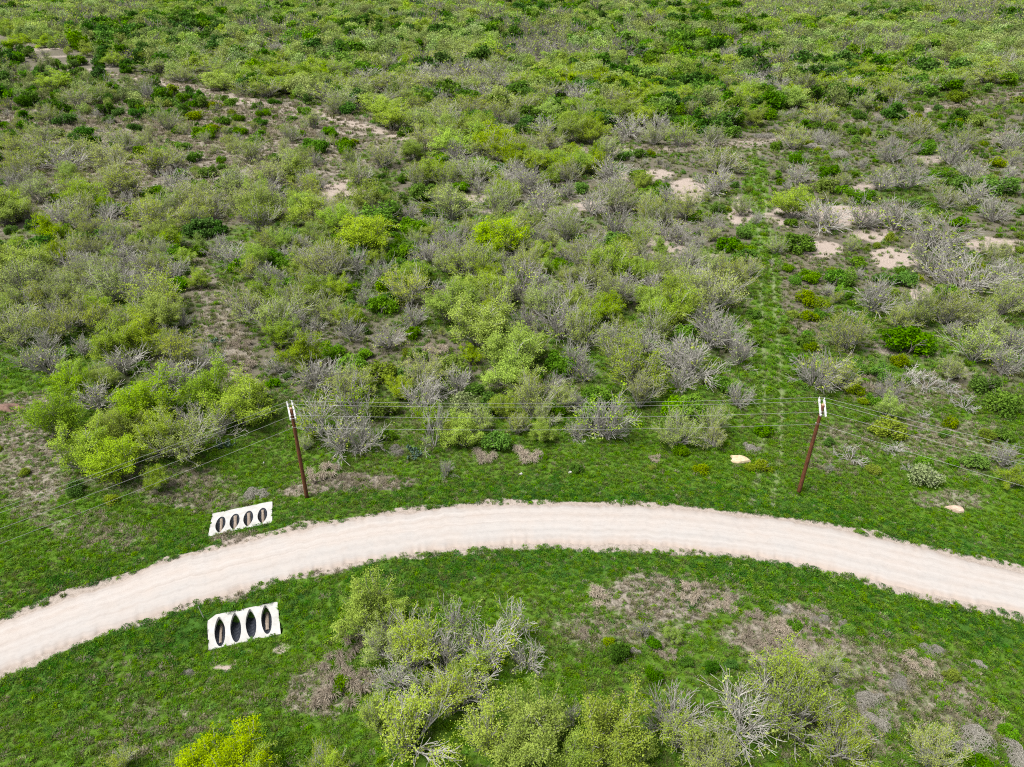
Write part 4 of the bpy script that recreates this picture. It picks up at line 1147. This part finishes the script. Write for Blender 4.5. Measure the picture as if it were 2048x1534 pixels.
GROUPS = dict(leafy_tree='lime leafing trees of the brush', sparse_tree='half-leafed trees of the brush', bare_shrub='bare shrubs of the brush', dead_tree='dead trees', dead_brush='whitish dead brush',
              green_bush='green bushes of the brush', straw_clump='dry straw clumps', vine_heap='tangles of dead vine', prickly_pear='prickly pears')
PART = dict(leafy_tree=('trunk', 'crown'), sparse_tree=('trunk', 'crown'), bare_shrub=('stems', 'crown'), dead_tree=('trunk', 'crown'), dead_brush=('stems', 'x'), green_bush=('stems', 'crown'),
            straw_clump=('stalks', 'x'), vine_heap=('stems', 'x'), prickly_pear=('pads', 'x'))
HN = dict(lt=4.2, om=4.0, bt=3.1, dt=4.4, gb=2.0, db=2.2, yb=1.6)
MASS = {'far': [], 'near': []}
PID = {}
for lod in (0, 1):
    for (kd, l), L in PROTOS.items():
        if l == lod:
            for j, d in enumerate(L): PID[(kd, lod, j)] = len(PID)
for i, (kd, x, y, w_, sv) in enumerate(PL):
    rg = random.Random(i * 7 + 1)
    far = (not sv) and DEP[i] > 235 and (kd, 1) in PROTOS
    L = PROTOS[(kd, 1 if far else 0)]
    j = rg.randrange(len(L)); d = L[j]
    k = w_ / d['w']
    kz = k * rg.uniform(.85, 1.15)
    if k > 1.35: kz = k * .85
    if kd in ('bt', 'om', 'lt') and k < .6: kz = k * 1.15
    kz = min(kz * (1.2 if far else 1), (9.5 if far else 6.2) / HN.get(kd, 3.0))
    rz = rg.uniform(0, 6.283)
    lean = (rg.uniform(-.08, .08), rg.uniform(-.08, .08))
    if i in single and not far or (i in single):
        if far:
            L = PROTOS[(kd, 0)]; j = rg.randrange(len(L)); d = L[j]; k = w_ / d['w']; kz = min(k, 5.9 / HN.get(kd, 3.0))
        nm = NAMES[kd][0]
        root = empty(nm, (x, y, Z[i] - .02)); root.rotation_euler = (lean[0], lean[1], rz); root.scale = (k, k, kz)
        tag(root, LABEL[i], NAMES[kd][1], GROUPS[nm])
        pn = PART[nm]
        if d['wood'] is not None:
            wo = link(pn[0], d['wood'], root)
            if pn[0] == 'pads': wo['kind'] = 'stuff'
        if d.get('crown') is not None: link(pn[1], d['crown'], root)
    else:
        MASS['far' if far else 'near'].append((x, y, Z[i] - .02, lean[0], lean[1], rz, k, k, kz, PID[(kd, 1 if far else 0, j)]))

# ------------------------------------------------------------------ masses (uncountable cover) by instancing on points
def proto_collection(name, meshes):
    c = bpy.data.collections.new(name)
    for i, me in enumerate(meshes):
        c.objects.link(bpy.data.objects.new(f'{name}_{i:03d}', me))
    return c
def scatter(name, rows, coll, label, cat):
    rows = np.asarray(rows, np.float32)
    me = bpy.data.meshes.new(name); me.vertices.add(len(rows)); me.vertices.foreach_set('co', rows[:, :3].ravel())
    a = me.attributes.new('turn', 'FLOAT_VECTOR', 'POINT'); a.data.foreach_set('vector', np.ascontiguousarray(rows[:, 3:6]).ravel())
    a = me.attributes.new('size', 'FLOAT_VECTOR', 'POINT'); a.data.foreach_set('vector', np.ascontiguousarray(rows[:, 6:9]).ravel())
    a = me.attributes.new('pick', 'INT', 'POINT'); a.data.foreach_set('value', rows[:, 9].astype(np.int32))
    o = link(name, me); tag(o, label, cat, kind='stuff')
    g = bpy.data.node_groups.new(name, 'GeometryNodeTree')
    g.interface.new_socket('Geometry', in_out='INPUT', socket_type='NodeSocketGeometry')
    g.interface.new_socket('Geometry', in_out='OUTPUT', socket_type='NodeSocketGeometry')
    gi = g.nodes.new('NodeGroupInput'); go = g.nodes.new('NodeGroupOutput')
    m2p = g.nodes.new('GeometryNodeMeshToPoints')
    ip = g.nodes.new('GeometryNodeInstanceOnPoints'); ci = g.nodes.new('GeometryNodeCollectionInfo')
    ci.inputs['Collection'].default_value = coll; ci.inputs['Separate Children'].default_value = True; ci.inputs['Reset Children'].default_value = True
    ip.inputs['Pick Instance'].default_value = True
    def attr(nm, ty):
        n = g.nodes.new('GeometryNodeInputNamedAttribute'); n.data_type = ty; n.inputs['Name'].default_value = nm
        return next(s_ for s_ in n.outputs if s_.enabled and s_.name == 'Attribute')
    g.links.new(gi.outputs[0], m2p.inputs[0]); g.links.new(m2p.outputs[0], ip.inputs['Points'])
    g.links.new(ci.outputs[0], ip.inputs['Instance'])
    g.links.new(attr('pick', 'INT'), ip.inputs['Instance Index'])
    e2r = g.nodes.new('FunctionNodeEulerToRotation'); g.links.new(attr('turn', 'FLOAT_VECTOR'), e2r.inputs[0])
    g.links.new(e2r.outputs[0], ip.inputs['Rotation']); g.links.new(attr('size', 'FLOAT_VECTOR'), ip.inputs['Scale'])
    g.links.new(ip.outputs[0], go.inputs[0])
    md = o.modifiers.new('scatter', 'NODES'); md.node_group = g
    return o
order = sorted(PID, key=PID.get)
bcol = proto_collection('brush_proto', [PROTOS[(k, l)][j]['joined'] for (k, l, j) in order])
if MASS['near']: scatter('brush_undergrowth', MASS['near'], bcol, 'crowded small shrubs filling in between the larger brush', 'undergrowth')
if MASS['far']: scatter('distant_thicket', MASS['far'], bcol, 'distant unbroken thicket of green and grey brush', 'thicket')

# ------------------------------------------------------------------ grass and low growth
def tuft(name, mat, n, hgt, wid, bw, seed, droop=.3):
    rng = np.random.default_rng(seed)
    az = rng.uniform(0, 6.283, n); r0 = np.sqrt(rng.random(n)) * wid * .32
    p = np.column_stack([np.cos(az) * r0, np.sin(az) * r0, np.zeros(n)])
    az2 = az + rng.normal(size=n) * .6
    out = rng.uniform(.15, .75, n) * wid * .5; h = hgt * rng.uniform(.5, 1.1, n)
    o = np.column_stack([np.cos(az2), np.sin(az2), np.zeros(n)])
    sd_ = np.column_stack([-np.sin(az2), np.cos(az2), np.zeros(n)]) * (bw * rng.uniform(.6, 1.3, n))[:, None]
    mid = p + o * (out * .45)[:, None] + np.array([0, 0, 1]) * (h * .75)[:, None]
    tip = p + o * out[:, None] + np.array([0, 0, 1]) * (h * (1 - droop * rng.random(n)))[:, None]
    V = np.stack([p - sd_, p + sd_, mid - sd_ * .8, mid + sd_ * .8, tip], 1).reshape(-1, 3)
    b = np.arange(n)[:, None] * 5
    var = np.repeat(rng.random(n), 5)
    return mesh_np(name, V, [(b + np.array([0, 1, 3, 2]), 0), (b + np.array([2, 3, 4]), 0)], [mat], var)
def forb(name, mat, n, hgt, wid, ls, seed):
    rng = np.random.default_rng(seed)
    az = rng.uniform(0, 6.283, n); r = np.sqrt(rng.random(n)) * wid * .5
    C = np.column_stack([np.cos(az) * r, np.sin(az) * r, hgt * (1 - (r / wid * 1.6) ** 2) * rng.uniform(.35, 1, n) + .02])
    Vl, Fl = leaves(C, ls * rng.uniform(.6, 1.3, n), rng, .8)
    return mesh_np(name, Vl, [(Fl, 0)], [mat], np.repeat(rng.random(n), 4))
TUF = []
for i in range(3): TUF.append(tuft(f'tuft_green_{i}', 'grass_green', 34, .30, .62, .016, 10 + i))
for i in range(3): TUF.append(forb(f'forb_lush_{i}', 'grass_lush', 100, .26, .7, .048, 20 + i))
for i in range(3): TUF.append(tuft(f'tuft_dry_{i}', 'grass_dry', 30, .30, .66, .015, 30 + i, .5))
for i in range(3): TUF.append(tuft(f'tuft_olive_{i}', 'grass_olive', 30, .28, .62, .016, 40 + i))
for i in range(2): TUF.append(forb(f'forb_green_{i}', 'grass_green', 70, .28, .6, .055, 50 + i))
tcol = proto_collection('grass_proto', TUF)

def grass(x0, x1, y0, y1, dens, kscale):
    n = int((x1 - x0) * (y1 - y0) * dens)
    x = RNG.uniform(x0, x1, n); y = RNG.uniform(y0, y1, n)
    u, v, _ = project(x, y)
    ok = (u > -120) & (u < W + 120) & (v < H + 120)
    x, y = x[ok], y[ok]
    m = masks(x, y); z = ground_z(x, y); n = len(x)
    r = RNG.random((n, 5))
    sl = np.zeros(n, bool)
    for S in (SLAB_NEAR, SLAB_FAR):
        a, t = S.local(x, y); a = a - S.skew * np.clip(t / S.T, 0, 1)
        sl |= (a > -.12) & (a < S.L + .12) & (t > -.1) & (t < S.T + .1)
    roadside = np.abs(m['d']) - ROAD_HALF + (fbm(x, y, 2.6, 3) - .5) * 1.1
    keep = ~sl & (roadside > -.02) & (r[:, 0] > m['sand'] * .85) & (r[:, 1] > m['rut'] * .7)
    keep &= (r[:, 2] < .25 + .9 * np.maximum.reduce([m['green'], m['lush'], m['dry'] * .9])) & ((m['grav'] < .5) | (r[:, 4] < .45))
    pick = np.where(r[:, 3] < m['lush'] * .4, 3 + RNG.integers(0, 3, n),
           np.where(RNG.random(n) < m['dry'] * .8 + .035, 6 + RNG.integers(0, 3, n),
           np.where(RNG.random(n) < .16 + .85 * m['green'] * (fbm(x, y, 5, 14) + .38), np.where(RNG.random(n) < .28, 12 + RNG.integers(0, 2, n), RNG.integers(0, 3, n)), 9 + RNG.integers(0, 3, n))))
    k = kscale * RNG.uniform(.6, 1.45, n) * (.7 + .6 * fbm(x, y, 7, 17))
    rows = np.column_stack([x, y, z - .01, RNG.uniform(-.12, .12, n), RNG.uniform(-.12, .12, n), RNG.uniform(0, 6.283, n), k, k, k * RNG.uniform(.7, 1.2, n), pick])
    return rows[keep]
R1 = grass(-62, 64, 22, 74, 18.0, .76)
R2 = grass(-95, 95, 74, 125, 4.5, 1.25)
R3 = np.concatenate([grass(-150, 150, 125, 215, 1.3, 1.8), grass(-235, 235, 215, 340, .7, 2.8)])
scatter('grass_cover', np.concatenate([R1, R2, R3]), tcol, 'short green and dry grass with low weeds over the ground', 'grass')

print('PLANTS', len(PL), 'single', len(single), {k: sum(1 for i in single if NAMES[PL[i][0]][0] == k) for k in byname}, 'mass', len(MASS['near']), len(MASS['far']), 'grass', len(R1) + len(R2) + len(R3), 'road half', ROAD_HALF)
